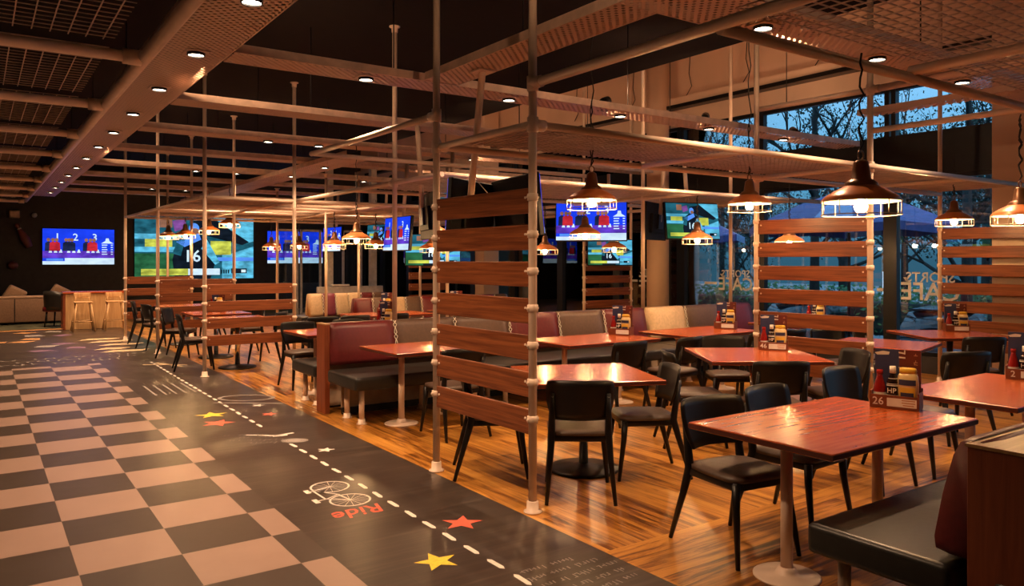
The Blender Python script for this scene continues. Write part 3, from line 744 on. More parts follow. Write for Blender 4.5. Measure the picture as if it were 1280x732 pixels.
table(3.79, 2.40, 1.36, 0.84, 0, 'pair', 'red wood table numbered 26 before the black booth seat, with two pipe legs')
table(5.66, 2.37, 1.36, 0.76, 0, 'pair', 'red wood table cut by the frame edge, next after the one numbered 26')
table(3.82, 4.52, 0.95, 0.95, math.radians(-23.4), 'round', 'square red table on a round black base beside the tall walkway screen')
table(5.86, 4.52, 1.04, 1.04, R_, 'round', 'square red table with caddy before the middle slatted screen')
table(3.84, 6.80, 1.36, 0.82, 0, 'pair', 'red table at the burgundy booth nearest the walkway')
table(5.55, 6.42, 1.30, 0.80, 0, 'pair', 'red table in the middle of the booth row with a condiment caddy')
table(7.25, 6.38, 1.30, 0.80, 0, 'pair', 'red table before the cream booth panel near the round column')
table(7.72, 4.35, 0.92, 0.92, 0.25, 'round', 'bare table catching violet light right behind the middle screen')
table(9.35, 4.45, 1.0, 1.0, R_, 'round', 'square red table with caddy before the window screen')
table(9.35, 6.45, 1.2, 0.8, 0, 'pair', 'red table by the window behind the gaps of the middle screen')
table(3.78, 8.95, 1.36, 0.84, 0, 'pair', 'red table on the far side of the burgundy booth')
table(3.20, 11.75, 0.9, 0.9, 0, 'round', 'dark square table behind the nearest low slatted screen')
table(3.25, 13.2, 0.9, 0.9, 0, 'round', 'square table with caddy before the second low screen')
table(3.25, 15.6, 0.9, 0.9, 0, 'round', 'square table between the second and farthest low screens')
table(5.45, 11.36, 1.3, 0.8, 0, 'pair', 'far red table before the cream and burgundy booth, nearest the low screen')
table(7.05, 11.36, 1.3, 0.8, 0, 'pair', 'far red table under the small pendants, before the plum booth')

# ------------------------------------------------------------------ booths
def cushion(x0, x1, side, h0=0.50, h1=0.94):
    """padded back panel; side +1 faces +y"""
    v = []; f = []; nx, nz = 8, 7
    prof = [(0.115, 0.0), (0.165, 0.02), (0.17, 0.12), (0.14, 0.5), (0.10, 0.85), (0.075, 0.97), (0.03, 1.0)]
    for j, (py, pz) in enumerate(prof):
        for i in range(nx):
            u = i/(nx-1); e = min(1, min(u, 1-u)*6+0.0)
            x = x0+0.004+(x1-x0-0.008)*u
            v.append((x, side*(py-0.018*(1-e)**2), h0+(h1-h0)*pz))
    for i in range(nx):
        u = i/(nx-1); v.append((x0+0.004+(x1-x0-0.008)*u, side*0.012, h0))
    n = len(prof)
    for j in range(n-1):
        for i in range(nx-1): a = j*nx+i; f.append((a, a+1, a+nx+1, a+nx))
    b0 = n*nx
    for i in range(nx-1): f.append((i, b0+i, b0+i+1, i+1))
    v += [(x0+0.004, side*0.012, h1), (x1-0.004, side*0.012, h1)]
    T0 = len(v)-2
    top = [(n-1)*nx+i for i in range(nx)]
    f.append(tuple(top)+(T0+1, T0))
    f.append(tuple(j*nx for j in range(n))+(T0, b0)); f.append(tuple(j*nx+nx-1 for j in range(n))+(T0+1, b0+nx-1))
    return MB().add(v, f, 0, True)
def booth(x0, y, panels, width, label, sides=(-1, 1), endpanel=True, group='double booth benches', seat=(0.55, 0.72)):
    r = thing('booth_bench', label, 'booth bench', (x0, y, 0), 0, group)
    ln = width*len(panels)
    MB().box((ln/2+0.02, 0, 0.49), (ln, 0.024, 0.86)).build('back_board', M['beigeboard'], r)
    for s in sides:
        sc = MB(); sc.box((ln/2-0.02, s*seat[0], 0.405), (ln+0.06, seat[1], 0.13), 0, 0.032, 0, 3)
        sc.build('seat_cushion', M['blackleather'], r)
        MB().box((ln/2+0.05, s*0.20, 0.20), (ln-0.1, 0.03, 0.28)).build('plinth', M['beigeboard'], r)
        MB().box((ln/2+0.05, s*0.21, 0.035), (ln-0.1, 0.035, 0.07)).build('kickboard', M['kick'], r)
        for k in range(int(ln/0.75)+1):
            lx = 0.07+min(ln-0.2, k*0.85)
            for ly in (seat[0]-seat[1]*0.18, seat[0]+seat[1]*0.32):
                if k > 2 and ly < 0.5: continue
                l = MB().cyl((lx, s*ly, 0.01), (lx, s*ly, 0.345), 0.027, n=14).build('leg', M['pipe'], r)
                MB().lathe([(0, 0), (0.05, 0), (0.05, 0.010), (0.036, 0.014), (0.034, 0.05), (0.027, 0.05)], (lx, s*ly, 0), 16).build('foot', M['pipe'], l)
        for i, p in enumerate(panels):
            c = cushion(i*width, (i+1)*width, s).build('back_cushion', M[p], r)
            c['label'] = {'burgundy': 'burgundy', 'brownleather': 'brown', 'creamleather': 'cream', 'plum': 'plum'}[p]+' leather back panel'
            if i and s == sides[0] or (i and len(sides) > 1):
                lc = MB()
                for sgn in (-1, 1):
                    pts = [(i*width+sgn*0.022*math.sin(k*PI/1.5+PI/4), s*(0.182-0.015-0.08*k/9.0), 0.55+0.385*k/9) for k in range(10)]
                    lc.tube(pts, 0.0045, 5)
                lc.build('lacing', M['lace'], c)
    if endpanel:
        e = MB().box((-0.02, 0, 0.463), (0.055, 0.235, 0.926), 0, 0.003, 0, 1).build('end_panel', M['panel_wood'], r)
        MB().box((-0.02, 0, 0.931), (0.058, 0.24, 0.012)).build('panel_cap', M['panel_top'], e)
    return r
b1 = booth(2.99, 1.33, ['burgundy', 'burgundy', 'brownleather', 'burgundy'], 0.9, 'booth bench with black seat and burgundy back at the near corner of the frame', sides=(1, -1), seat=(0.37, 0.60), endpanel=False)
bp = MB().box((0.26, -0.145, 0.463), (0.60, 0.32, 0.926), 0, 0.003, 0, 1).build('end_cabinet', M['panel_wood'], b1)
bp['label'] = 'dark red wood end cabinet'
MB().box((0.26, -0.145, 0.931), (0.61, 0.33, 0.012)).build('cabinet_cap', M['panel_top'], bp)
booth(3.02, 7.78, ['burgundy', 'brownleather', 'brownleather', 'burgundy', 'brownleather', 'burgundy'], 0.765, 'long double booth with burgundy and brown back panels starting at the walkway')
booth(7.66, 7.78, ['creamleather', 'brownleather', 'burgundy'], 0.75, 'booth bench with a cream back panel beside the round column', endpanel=False)
booth(5.36, 12.5, ['burgundy', 'brownleather', 'creamleather', 'brownleather', 'burgundy', 'brownleather', 'creamleather', 'brownleather', 'plum', 'brownleather'], 0.32, 'far booth with narrow burgundy, brown and cream back panels', endpanel=False)
booth(5.35, 14.7, ['creamleather', 'plum', 'creamleather', 'creamleather', 'burgundy', 'brownleather'], 0.27, 'farthest booth with narrow cream and plum back panels', endpanel=False)

# ------------------------------------------------------------------ condiment caddies, menus and bottles
def make_caddy():
    r = thing('condiment_caddy', 'x', 'caddy', (0, 0, 0), 0, 'wooden condiment caddies')
    b = MB()
    b.box((0, 0, 0.006), (0.26, 0.13, 0.012)); b.box((0, -0.061, 0.04), (0.26, 0.009, 0.075)); b.box((0, 0.061, 0.06), (0.26, 0.009, 0.115))
    for s in (-1, 1):
        b.box((s*0.126, 0, 0.05), (0.009, 0.124, 0.095))
    b.build('box', M['caddywood'], r)
    MB().box((0.04, -0.0665, 0.04), (0.155, 0.002, 0.048)).build('plaque', M['label_white'], r)
    return r
def make_menu():
    r = thing('menu', 'x', 'menu', (0, 0, 0), 0, 'tall menus standing in the caddies')
    c = MB().box((0, 0, 0.155), (0.235, 0.012, 0.31)).build('cover', M['menu_red'], r)
    MB().box((-0.055, -0.0075, 0.155), (0.125, 0.003, 0.31)).build('navy_panel', M['menu_blue'], r)
    t = MB(); t2 = MB(); t3 = MB()
    scribble(t, 0.20, 0.055, Matrix.Translation((0.040, -0.0102, 0.19)) @ Matrix.Rotation(PI/2, 4, 'X') @ Matrix.Rotation(PI/2, 4, 'Z'), 0, 71)
    scribble(t2, 0.12, 0.032, Matrix.Translation((0.102, -0.0102, 0.22)) @ Matrix.Rotation(PI/2, 4, 'X') @ Matrix.Rotation(PI/2, 4, 'Z'), 1, 72)
    t3.add([(-0.03, 0, 0), (-0.045, 0, 0.012), (0.0, 0, 0.024), (0.035, 0, 0.02), (0.03, 0, 0.004)], [(0, 1, 2, 3, 4)], 0, False, Matrix.Translation((-0.075, -0.0102, 0.275)))
    t.build('lettering', [M['menu_print'], M['menu_tan']], r); t2.build('lettering', [M['menu_print'], M['menu_tan']], r); t3.build('emblem', M['menu_print'], r)
    return r
def make_ketchup():
    r = thing('ketchup_bottle', 'x', 'bottle', (0, 0, 0), 0, 'ketchup bottles')
    MB().lathe([(0, 0), (0.027, 0), (0.029, 0.006), (0.029, 0.075), (0.026, 0.10), (0.014, 0.14), (0.0125, 0.158), (0, 0.158)], n=16).build('bottle', M['ketchup'], r)
    MB().lathe([(0, 0.175), (0.015, 0.175), (0.016, 0.155), (0.0128, 0.152)], n=14).build('cap', M['ketchup'], r)
    MB().lathe([(0.0297, 0.022), (0.0297, 0.065)], n=16).build('label_band', M['label_white'], r)
    return r
def make_brown():
    r = thing('brown_sauce_bottle', 'x', 'bottle', (0, 0, 0), 0, 'brown sauce bottles')
    MB().lathe([(0, 0), (0.026, 0), (0.028, 0.005), (0.028, 0.105), (0.024, 0.125), (0.013, 0.15), (0.0125, 0.165), (0, 0.165)], n=4 * 4).build('bottle', M['sauce'], r)
    MB().lathe([(0, 0.192), (0.014, 0.192), (0.015, 0.16), (0.0125, 0.158)], n=14).build('cap', M['whiteplastic'], r)
    MB().lathe([(0.0286, 0.02), (0.0286, 0.055)], n=16).build('label_band', M['label_white'], r)
    MB().lathe([(0.0286, 0.098), (0.0275, 0.108), (0.020, 0.135)], n=16).build('neck_label', M['label_white'], r)
    MB().text('HP', 0.034, Matrix.Translation((0, -0.0295, 0.076)) @ Matrix.Rotation(PI/2, 4, 'X')).build('lettering', M['label_white'], r)
    return r
def make_mayo():
    r = thing('mayonnaise_bottle', 'x', 'bottle', (0, 0, 0), 0, 'mayonnaise bottles')
    MB().lathe([(0, 0), (0.030, 0), (0.034, 0.004), (0.036, 0.02), (0.042, 0.06), (0.044, 0.10), (0.041, 0.135), (0.032, 0.152), (0, 0.152)], n=20, sy=0.62).build('bottle', M['mayo'], r)
    MB().lathe([(0, 0.172), (0.028, 0.172), (0.034, 0.168), (0.035, 0.15), (0.030, 0.148)], n=18, sy=0.66).build('cap', M['label_yellow'], r)
    def arcpanel(z0, z1, a, mi, k):
        v = []; n = 8
        for i in range(n):
            t = -PI/2-a+2*a*i/(n-1)
            for z in (z0, z1): v.append((0.0447*k*math.cos(t), 0.0447*0.62*k*math.sin(t)-0.001, z))
        return v, [(2*i, 2*i+2, 2*i+3, 2*i+1) for i in range(n-1)]
    lb = MB()
    v, f = arcpanel(0.03, 0.088, 0.75, 0, 1.0); lb.add(v, f, 0)
    v, f = arcpanel(0.045, 0.066, 0.6, 1, 1.03); lb.add(v, f, 1)
    v, f = arcpanel(0.098, 0.122, 0.85, 1, 1.01); lb.add(v, f, 1)
    lb.build('label_band', [M['label_yellow'], M['label_navy']], r)
    return r
PROTO = {}
def proto(k, fn):
    if k not in PROTO: PROTO[k] = fn(); return PROTO[k]
    return copy_tree(PROTO[k])
def caddy(x, y, rz, where, number=None, z=0.7395):
    T = Matrix.Translation((x, y, z)) @ Matrix.Rotation(rz, 4, 'Z')
    c = proto('c', make_caddy); c.location = (x, y, z); c.rotation_euler = (0, 0, rz); c['label'] = 'wooden condiment caddy '+where
    for k, fn, lx, ly, nm in (('m', make_menu, 0.0, 0.045, 'navy and maroon menu '), ('k', make_ketchup, -0.085, -0.02, 'red ketchup bottle '), ('b', make_brown, -0.015, -0.02, 'dark sauce bottle '), ('y', make_mayo, 0.065, -0.018, 'pale mayonnaise bottle ')):
        o = proto(k, fn); o.location = T @ Vector((lx, ly, 0.0125)); o.rotation_euler = (0, 0, rz); o['label'] = nm+where; sc_ = {'m': 1.04, 'k': 1.18, 'b': 1.2, 'y': 1.32}[k]; o.scale = (sc_, sc_, sc_)
    if number: numbered.append((c, number))
numbered = []
CR = -PI/2*0.80
caddy(4.41, 2.40, CR, 'on the table numbered 26', '26')
caddy(6.22, 2.42, CR, 'on the table cut by the frame edge', '2')
caddy(6.28, 4.62, CR*0.8, 'on the square table before the middle screen', '46')
caddy(6.10, 6.55, CR*0.9, 'on the middle booth table')
caddy(7.74, 6.40, CR*0.9, 'on the booth table near the round column')
caddy(9.72, 4.55, CR*0.7, 'on the table before the window screen')
caddy(9.72, 6.45, CR*0.9, 'seen through the top gaps of the middle screen')
caddy(4.30, 9.00, CR*0.9, 'on the table behind the burgundy booth')
caddy(3.30, 13.35, CR*0.7, 'on the table before the second low screen')
caddy(5.45, 11.4, CR*0.9, 'on the far booth table nearest the low screen')
caddy(6.75, 11.4, CR*0.9, 'on the far booth table under the small pendants')

for c, number in numbered:
    MB().text(number, 0.062, Matrix.Translation((-0.085, -0.0668, 0.04)) @ Matrix.Rotation(PI/2, 4, 'X')).build('table_number', M['label_white'], c)
    q = MB()
    for i in range(3): q.box((0.075, -0.0677, 0.055-0.014*i), (0.07-0.012*(i == 2), 0.0006, 0.006))
    q.build('plaque_print', M['menu_tan'], c)
# ------------------------------------------------------------------ pendants
def make_pendant():
    r = thing('pendant_lamp', 'x', 'pendant lamp', (0, 0, 0), 0, 'copper caged pendant lamps')
    out = [(0.200, 0.0), (0.200, 0.014), (0.180, 0.034), (0.140, 0.060), (0.098, 0.080), (0.086, 0.088)]
    inn = [(0.080, 0.082), (0.135, 0.055), (0.175, 0.029), (0.194, 0.011), (0.194, 0.0), (0.200, 0.0)]
    MB().lathe(out+inn, n=40, mis=[0]*5+[1]*6).build('shade', [M['copper'], M['shade_in']], r)
    MB().lathe([(0.088, 0.084), (0.085, 0.100), (0.068, 0.116), (0.052, 0.126), (0.040, 0.208), (0.037, 0.218), (0.022, 0.228), (0, 0.230)], n=28).build('neck', M['darkcopper'], r)
    MB().tube([(0.026*math.cos(a), 0, 0.253+0.026*math.sin(a)) for a in [2*PI*i/16 for i in range(16)]], 0.005, 8, closed=True).build('hanging_ring', M['darkcopper'], r)
    cg = MB()
    for z in (0.004, -0.070): cg.tube([(0.2015*math.cos(2*PI*i/40), 0.2015*math.sin(2*PI*i/40), z) for i in range(40)], 0.0036, 6, closed=True)
    for i in range(10):
        a = 2*PI*i/10; cg.cyl((0.2015*math.cos(a), 0.2015*math.sin(a), 0.004), (0.2015*math.cos(a), 0.2015*math.sin(a), -0.070), 0.0030, n=6)
    cg.build('cage', M['cage'], r)
    b = MB().lathe([(0, -0.060), (0.018, -0.056), (0.031, -0.040), (0.034, -0.024), (0.030, -0.008), (0.019, 0.010), (0.014, 0.02), (0, 0.02)], n=16).build('bulb', M['bulb'], r)
    MB().lathe([(0.0, 0.10), (0.020, 0.10), (0.020, 0.012), (0, 0.012)], n=14).build('lamp_holder', M['blackmetal'], r)
    return r
PEND = make_pendant(); pend_used = []
def pendant(x, y, z, label, top=3.2):
    r = PEND if not pend_used else copy_tree(PEND)
    pend_used.append(1)
    r.location = (x, y, z); r['label'] = label
    h = top-z
    pts = [(0.012*math.sin(k*1.9), 0.012*math.cos(k*2.3), 0.275+(h-0.275)*k/12) for k in range(13)]
    c = MB().tube(pts, 0.0055, 6).build('chain', M['cord'], r)
pend = [
 (3.94, 2.34, 1.915, 'large copper pendant with cage over the table numbered 26', 2.72),
 (4.10, 4.75, 2.085, 'copper pendant over the square table beside the walkway screen', 4.2),
 (6.05, 4.72, 2.135, 'copper pendant over the square table before the middle screen', 4.2),
 (9.45, 4.45, 2.075, 'copper pendant over the table before the window screen', 2.46),
 (6.80, 2.70, 1.95, 'copper pendant cut by the frame edge', 2.72),
 (7.95, 7.05, 1.885, 'copper pendant before the tilted television by the round column', 2.46),
 (6.55, 7.72, 1.94, 'copper pendant hanging below the bright blue hanging television', 2.46),
 (9.4, 6.65, 1.86, 'small pendant seen behind the middle slatted screen', 2.46),
 (4.38, 10.1, 1.90, 'larger of the pendants over the far booth tables', 3.2),
 (5.95, 12.85, 1.88, 'far pendant beside the larger one, window side', 2.46),
 (5.20, 12.95, 1.87, 'far pendant beside the larger one, walkway side', 2.46),
 (5.55, 17.6, 1.90, 'distant pendant before the end television, nearer the walkway', 2.9),
 (6.1, 17.3, 1.93, 'distant pendant before the end television, nearer the window', 2.9),
 (4.15, 15.8, 2.32, 'pendant before the big video wall, highest of those by the walkway', 3.1),
 (3.55, 16.9, 2.12, 'distant pendant before the player on the video wall, nearer the post', 2.46),
 (3.30, 17.3, 2.10, 'distant pendant before the player on the video wall, nearer the walkway', 2.46),
 (3.9, 16.4, 2.20, 'distant pendant before the dark roof on the video wall', 2.46),
 (5.80, 10.4, 2.03, 'pendant half hidden by the tall walkway screen', 3.2),
 (6.35, 11.5, 1.80, 'low far pendant seen between posts behind the walkway screen', 2.46),
 (7.4, 9.7, 1.76, 'small pendant low behind the blue television', 2.46),
 (8.6, 9.4, 1.80, 'small pendant before the round column', 2.46),
]
for p in pend: pendant(*p)

# ------------------------------------------------------------------ televisions
def scoreboard(w, h):
    m = MB(); P = lambda x, z, k: (x*w, -0.001*k, z*h)
    def rect(x0, x1, z0, z1, mi, k=1): m.quad(P(x0, z0, k), P(x1, z0, k), P(x1, z1, k), P(x0, z1, k), mi)
    rect(-.5, .5, -.5, .5, 0, 0)
    rect(-.5, .5, -.32, -.12, 5, 1)
    rect(-.5, .5, -.5, -.405, 2, 2); rect(-.2, .5, -.405, -.32, 2, 2); rect(-.45, -.22, -.395, -.335, 1, 3)
    T = lambda x, z, k: Matrix.Translation((x*w, -0.001*k, z*h)) @ Matrix.Rotation(PI/2, 4, 'X')
    for i, (x, n) in enumerate(((-.30, '1'), (-.05, '2'), (.22, '3'))):
        m.text(n, 0.28*h, T(x, .26, 2), 2)
        for j, dx in enumerate((-.09, -.03, .02) if i != 1 else (-.1, -.06, -.02)):
            mi = 4 if (i == 1 or j == 0) else 3
            cx = x-0.03+dx
            m.add([P(cx-.05, -.12, 3+j), P(cx+.05, -.12, 3+j), P(cx+.045, .10, 3+j), P(cx, .15, 3+j), P(cx-.045, .10, 3+j)], [(0, 1, 2, 3, 4)], mi)
            m.add([P(cx+.026*math.cos(a), .19+.05*math.sin(a), 3+j) for a in [2*PI*q/10 for q in range(10)]], [tuple(range(10))], 6)
        for j in range(3):
            m.add([P(x-.12+.07*j, -.17, 3), P(x-.07+.07*j, -.17, 3), P(x-.085+.07*j, -.08, 3), P(x-.105+.07*j, -.08, 3)], [(0, 1, 2, 3)], 2)
    m.add([P(.31, .10, 2), P(.49, .10, 2), P(.43, .17, 2), P(.42, .25, 2), P(.38, .25, 2), P(.37, .17, 2)], [(0, 1, 2, 3, 4, 5)], 2)
    for j in range(5): rect(.32, .40-.01*(j % 2), .04-.065*j, .065-.065*j, 2, 2); rect(.45, .48, .04-.065*j, .065-.065*j, 2, 2)
    return m, [M['s_blue'], M['s_sky'], M['s_white'], M['s_red'], M['s_dark'], M['s_violet'], M['s_skin']]
def racing(w, h):
    m = MB(); P = lambda x, z, k: (x*w, -0.001*k, z*h)
    def poly(pts, mi, k): m.add([P(x, z, k) for x, z in pts], [tuple(range(len(pts)))], mi)
    poly([(-.5, -.5), (.5, -.5), (.5, .5), (-.5, .5)], 0, 0)
    poly([(-.5, .12), (.0, .12), (.0, .20), (-.5, .20)], 1, 1); poly([(-.5, -.08), (-.1, -.08), (-.1, .0), (-.5, .0)], 1, 1)
    poly([(-.42, -.0), (-.2, -.0), (-.2, .12), (-.42, .12)], 4, 2)
    poly([(-.5, -.5), (.1, -.5), (-.1, -.1), (-.5, -.1)], 2, 1)
    poly([(.12, .5), (.5, .5), (.5, .10), (.45, .08)], 1, 2); poly([(-.06, .40), (.14, .46), (.46, .09), (.40, .04), (.0, .22)], 3, 3)
    poly([(.12, -.12), (.30, -.12), (.30, .10), (.12, .10)], 4, 3); poly([(.22, -.5), (.5, -.5), (.5, .02), (.3, -.1), (.22, -.12)], 1, 2); poly([(.18, -.22), (.5, -.22), (.5, -.16), (.18, -.16)], 5, 3)
    poly([(-.18, -.5), (.12, -.5), (.16, -.25), (.10, .12), (.02, .22), (-.08, .20), (-.16, .10), (-.20, -.2)], 3, 4)
    poly([(-.2, -.1), (-.13, -.14), (-.09, .14), (-.15, .12)], 0, 5); poly([(.04, -.02), (.16, -.28), (.20, -.24), (.09, .12)], 1, 5); poly([(-.17, .08), (.02, .22), (.04, .12), (-.1, .0)], 5, 5)
    m.add([P(-.02+.045*math.cos(a), .29+.09*math.sin(a), 5) for a in [2*PI*q/14 for q in range(14)]], [tuple(range(14))], 5)
    m.add([P(-.01+.03*math.cos(a), .25+.05*math.sin(a), 6) for a in [2*PI*q/14 for q in range(14)]], [tuple(range(14))], 8)
    poly([(-.3, .30), (-.2, .30), (-.2, .46), (-.3, .46)], 8, 2); poly([(-.18, .24), (-.08, .3), (-.1, .45), (-.2, .4)], 9, 2)
    m.text('16', 0.26*h, Matrix.Translation((-.035*w, -0.008, -.15*h)) @ Matrix.Rotation(PI/2, 4, 'X'), 6)
    poly([(-.45, -.44), (-.07, -.44), (-.07, -.34), (-.45, -.34)], 4, 9); poly([(-.07, -.44), (.2, -.44), (.2, -.34), (-.07, -.34)], 6, 9); poly([(.3, -.42), (.44, -.42), (.44, -.34), (.3, -.34)], 3, 9)
    poly([(.39, -.405), (.43, -.405), (.43, -.36), (.39, -.36)], 6, 10)
    for k in range(4): poly([(.21+.02*k, -.42), (.222+.02*k, -.42), (.222+.02*k, -.36), (.21+.02*k, -.36)], 3, 10)
    return m, [M['s_teal'], M['s_cyan'], M['s_green'], M['s_black'], M['s_yellow'], M['s_sky'], M['s_white'], M['s_red'], M['s_skin'], M['s_purple']]
def tv(x, y, z, w, dirx, diry, label, pic=0, mount=None, tilt=0.0, name='television', group=None):
    """screen looks towards (dirx, diry)"""
    h = w*9/16
    r = thing(name, label, 'television', (x, y, z), math.atan2(diry, dirx)+PI/2, group or 'televisions')
    r.rotation_euler[0] = tilt
    MB().box((0, 0.03, 0), (w+0.03, 0.05, h+0.03), 0, 0.008, 0, 1).box((0, 0.07, -0.05*h), (w*0.62, 0.05, h*0.55), 0, 0.01, 0, 1).build('casing', M['tvbody'], r)
    m, mats = (scoreboard, racing)[pic](w, h)
    o = m.build('screen', mats, r); o.location = (0, 0.0035 if False else -0.002, 0)
    if mount:
        MB().cyl((0, 0.10, 0), (0, 0.10, mount-z), 0.03, n=14).build('ceiling_pole', M['pipe'] if mount < 3.5 else M['blackmetal'], r)
        MB().box((0, 0.10, 0), (0.2, 0.05, 0.2)).build('bracket', M['blackmetal'], r)
    return r
tv(2.40, 24.90, 1.98, 1.78, 0, -1, 'wall television with three players and a trophy beside the sofa', 0)
tv(8.65, 24.90, 2.02, 1.85, 0, -1, 'wall television with three players beyond the distant pendants', 0)
tv(5.55, 24.90, 2.0, 3.45, 0, -1, 'huge video wall showing a player in shirt 16', 1, name='video_wall')
tv(7.80, 9.05, 2.21, 1.08, -FX-0.12, -FY+0.1, 'bright blue hanging television between pendants and round column', 0, 3.2, -0.10)
tv(9.47, 10.46, 1.74, 0.80, -FX, -FY, 'hanging television with a player below the bright blue one', 1, 3.2, -0.08)
tv(8.42, 7.55, 2.16, 0.90, -0.20, -0.98, 'tilted hanging television with a player before the window', 1, 3.2, -0.12)
tv(8.06, 7.98, 2.16, 0.90, -0.42, 0.90, 'black back of a hanging television turned away, beside the round column', 1, 3.2, -0.08)
tv(5.62, 11.35, 2.03, 0.95, -1.0, 0.02, 'violet blue hanging television seen between posts behind the booths', 0, 3.2, -0.08)
tv(4.00, 5.62, 2.08, 0.90, 0.98, -0.18, 'hanging television seen from its black back, directly behind the post of the tall screen', 0, None, -0.10)
tv(3.72, 5.98, 2.05, 0.90, -0.49, 0.87, 'hanging television seen from its black back above the tall screen', 0, None, -0.06)
tv(4.44, 8.05, 2.12, 0.90, 0.95, -0.30, 'hanging television seen edge-on beside the tall screen', 1, 3.2, -0.06)
tv(5.7, 9.69, 2.42, 0.62, -0.5, -0.86, 'small lit hanging television above the tall screen', 1, 3.2, -0.05)
tv(7.0, 17.6, 2.1, 1.0, -1.0, -0.05, 'distant violet television near the white partition, walkway side', 0, 3.2, -0.06)
tv(7.55, 16.0, 2.15, 0.9, -0.93, -0.36, 'distant dim television near the white partition, window side', 1, 3.2, -0.06)
tv(6.6, 11.9, 1.78, 0.95, -0.45, -0.9, 'low television with a green pitch beside the orange lit screen', 1, 3.2, -0.04)
lp = thing('television_pole', 'leaning cream pole hanging from the short tray and holding the black televisions', 'pole', (3.46, 5.5, 0))
MB().cyl((0.05, -0.03, 3.2), (-0.0, 0.10, 2.02), 0.03, n=16).build('pole', M['pipe'], lp)
MB().box((0.05, -0.03, 3.19), (0.16, 0.16, 0.015)).build('top_plate', M['pipe'], lp)
MB().tube([(0.0, 0.1, 2.10), (0.1, 0.2, 2.08), (0.38, 0.16, 2.02), (0.52, 0.2, 2.06)], 0.014, 8).build('arm', M['blackmetal'], lp)
MB().tube([(0.02, 0.05, 2.3), (0.15, 0.02, 2.16), (0.3, 0.0, 2.12), (0.45, 0.1, 2.14)], 0.004, 6).build('cable', M['whiteplastic'], lp)

# ------------------------------------------------------------------ far end: counter, stools, sofa, armchair, partition, wall decor
ct = thing('counter', 'pale wood counter with dark red top behind the two stools', 'counter', (2.30, 20.6, 0))
MB().box((0, 0, 0.41), (1.25, 0.5, 0.82), 0, 0.004, 0, 1).build('front', M['palewood'], ct)
MB().box((-0.64, 0, 0.42), (0.05, 0.52, 0.84)).build('end_panel', M['panel_wood'], ct)
MB().box((0, 0, 0.845), (1.34, 0.58, 0.04), 0, 0.005, 0, 1).build('worktop', M['table'], ct)
def stool(x, y, label):
    r = thing('bar_stool', label, 'stool', (x, y, 0), 0, 'pale stools at the counter')
    MB().box((0, 0, 0.655), (0.36, 0.34, 0.03), 0, 0.01).build('seat', M['palewood'], r)
    MB().box((0, 0.16, 0.80), (0.34, 0.025, 0.12), 0, 0.012).build('backrest', M['palewood'], r)
    for sx in (-1, 1):
        for sy in (-1, 1):
            MB().tube([(sx*0.22, sy*0.2, 0.002), (sx*0.14, sy*0.14, 0.645)], 0.019, 8).build('leg', M['palewood'], r)
        MB().cyl((sx*0.14, 0.15, 0.65), (sx*0.13, 0.16, 0.78), 0.014, n=8).build('back_post', M['palewood'], r)
    fr = MB()
    z = 0.22; k = 0.195
    fr.tube([(-k, -k*0.9, z), (k, -k*0.9, z), (k, k*0.9, z), (-k, k*0.9, z)], 0.013, 8, closed=True); fr.build('footrest', M['palewood'], r)
stool(1.98, 19.75, 'pale wooden bar stool before the counter, nearer the sofa')
stool(2.62, 19.75, 'pale wooden bar stool before the counter, nearer the slatted screen')
sf = thing('sofa', 'long tan sofa seen from behind by the dark wall', 'sofa', (0.1, 22.6, 0), 0.0)
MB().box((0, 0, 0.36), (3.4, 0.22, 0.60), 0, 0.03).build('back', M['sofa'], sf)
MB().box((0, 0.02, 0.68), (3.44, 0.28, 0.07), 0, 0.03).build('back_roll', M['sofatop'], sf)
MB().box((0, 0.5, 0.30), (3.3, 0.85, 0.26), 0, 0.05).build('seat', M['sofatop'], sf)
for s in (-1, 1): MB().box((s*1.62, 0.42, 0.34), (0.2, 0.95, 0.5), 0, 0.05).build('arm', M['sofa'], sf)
for i in range(5): MB().box((-1.36+0.68*i, -0.114, 0.36), (0.02, 0.012, 0.58)).build('seam', M['kick'], sf)
for i in range(4): MB().box((-1.5+1.0*i, 0.3, 0.04), (0.08, 0.08, 0.08)).build('foot', M['chair'], sf)
for i, (x, nm) in enumerate(((0.75, 'cushion leaning on the sofa back, nearer the frame edge'), (1.72, 'cushion leaning on the sofa back, nearer the armchair'))):
    t = thing('cushion', 'pale '+nm, 'cushion', (x, 22.95, 0.66), 0.4, 'pale sofa cushions')
    v = MB().box((0, 0, 0.08), (0.44, 0.14, 0.40), 0, 0.06, 0, 3).build('cover', M['sofatop'], t); t.rotation_euler = (0.3, 0.5, 0.2)
ac = thing('armchair', 'dark armchair with red seat beside the counter', 'armchair', (1.65, 21.3, 0), -0.5)
MB().box((0, 0, 0.44), (0.56, 0.55, 0.12), 0, 0.04).build('seat', M['burgundy'], ac)
v = []; f = []
for side, k in ((0, 1.0), (1, 0.88)):
    for j in range(5):
        for i in range(17):
            a = PI*0.10+PI*1.35*i/16+PI*0.62; rr = 0.33*k*(1+0.06*j/4)
            v.append((rr*math.cos(a), rr*math.sin(a), 0.36+(0.12+0.34*math.sin(PI*i/16)**0.7)*j/4+0.06))
A = 85
for j in range(4):
    for i in range(16):
        a = j*17+i; f.append((a, a+1, a+18, a+17)); f.append((A+a, A+a+17, A+a+18, A+a+1))
for i in range(16): f.append((68+i, 69+i, A+69+i, A+68+i)); f.append((i, A+i, A+i+1, i+1))
for j in range(4): f.append((j*17, j*17+17, A+j*17+17, A+j*17)); f.append((j*17+16, A+j*17+16, A+j*17+33, j*17+33))
MB().add(v, f, 0, True).build('shell', M['blackleather'], ac)
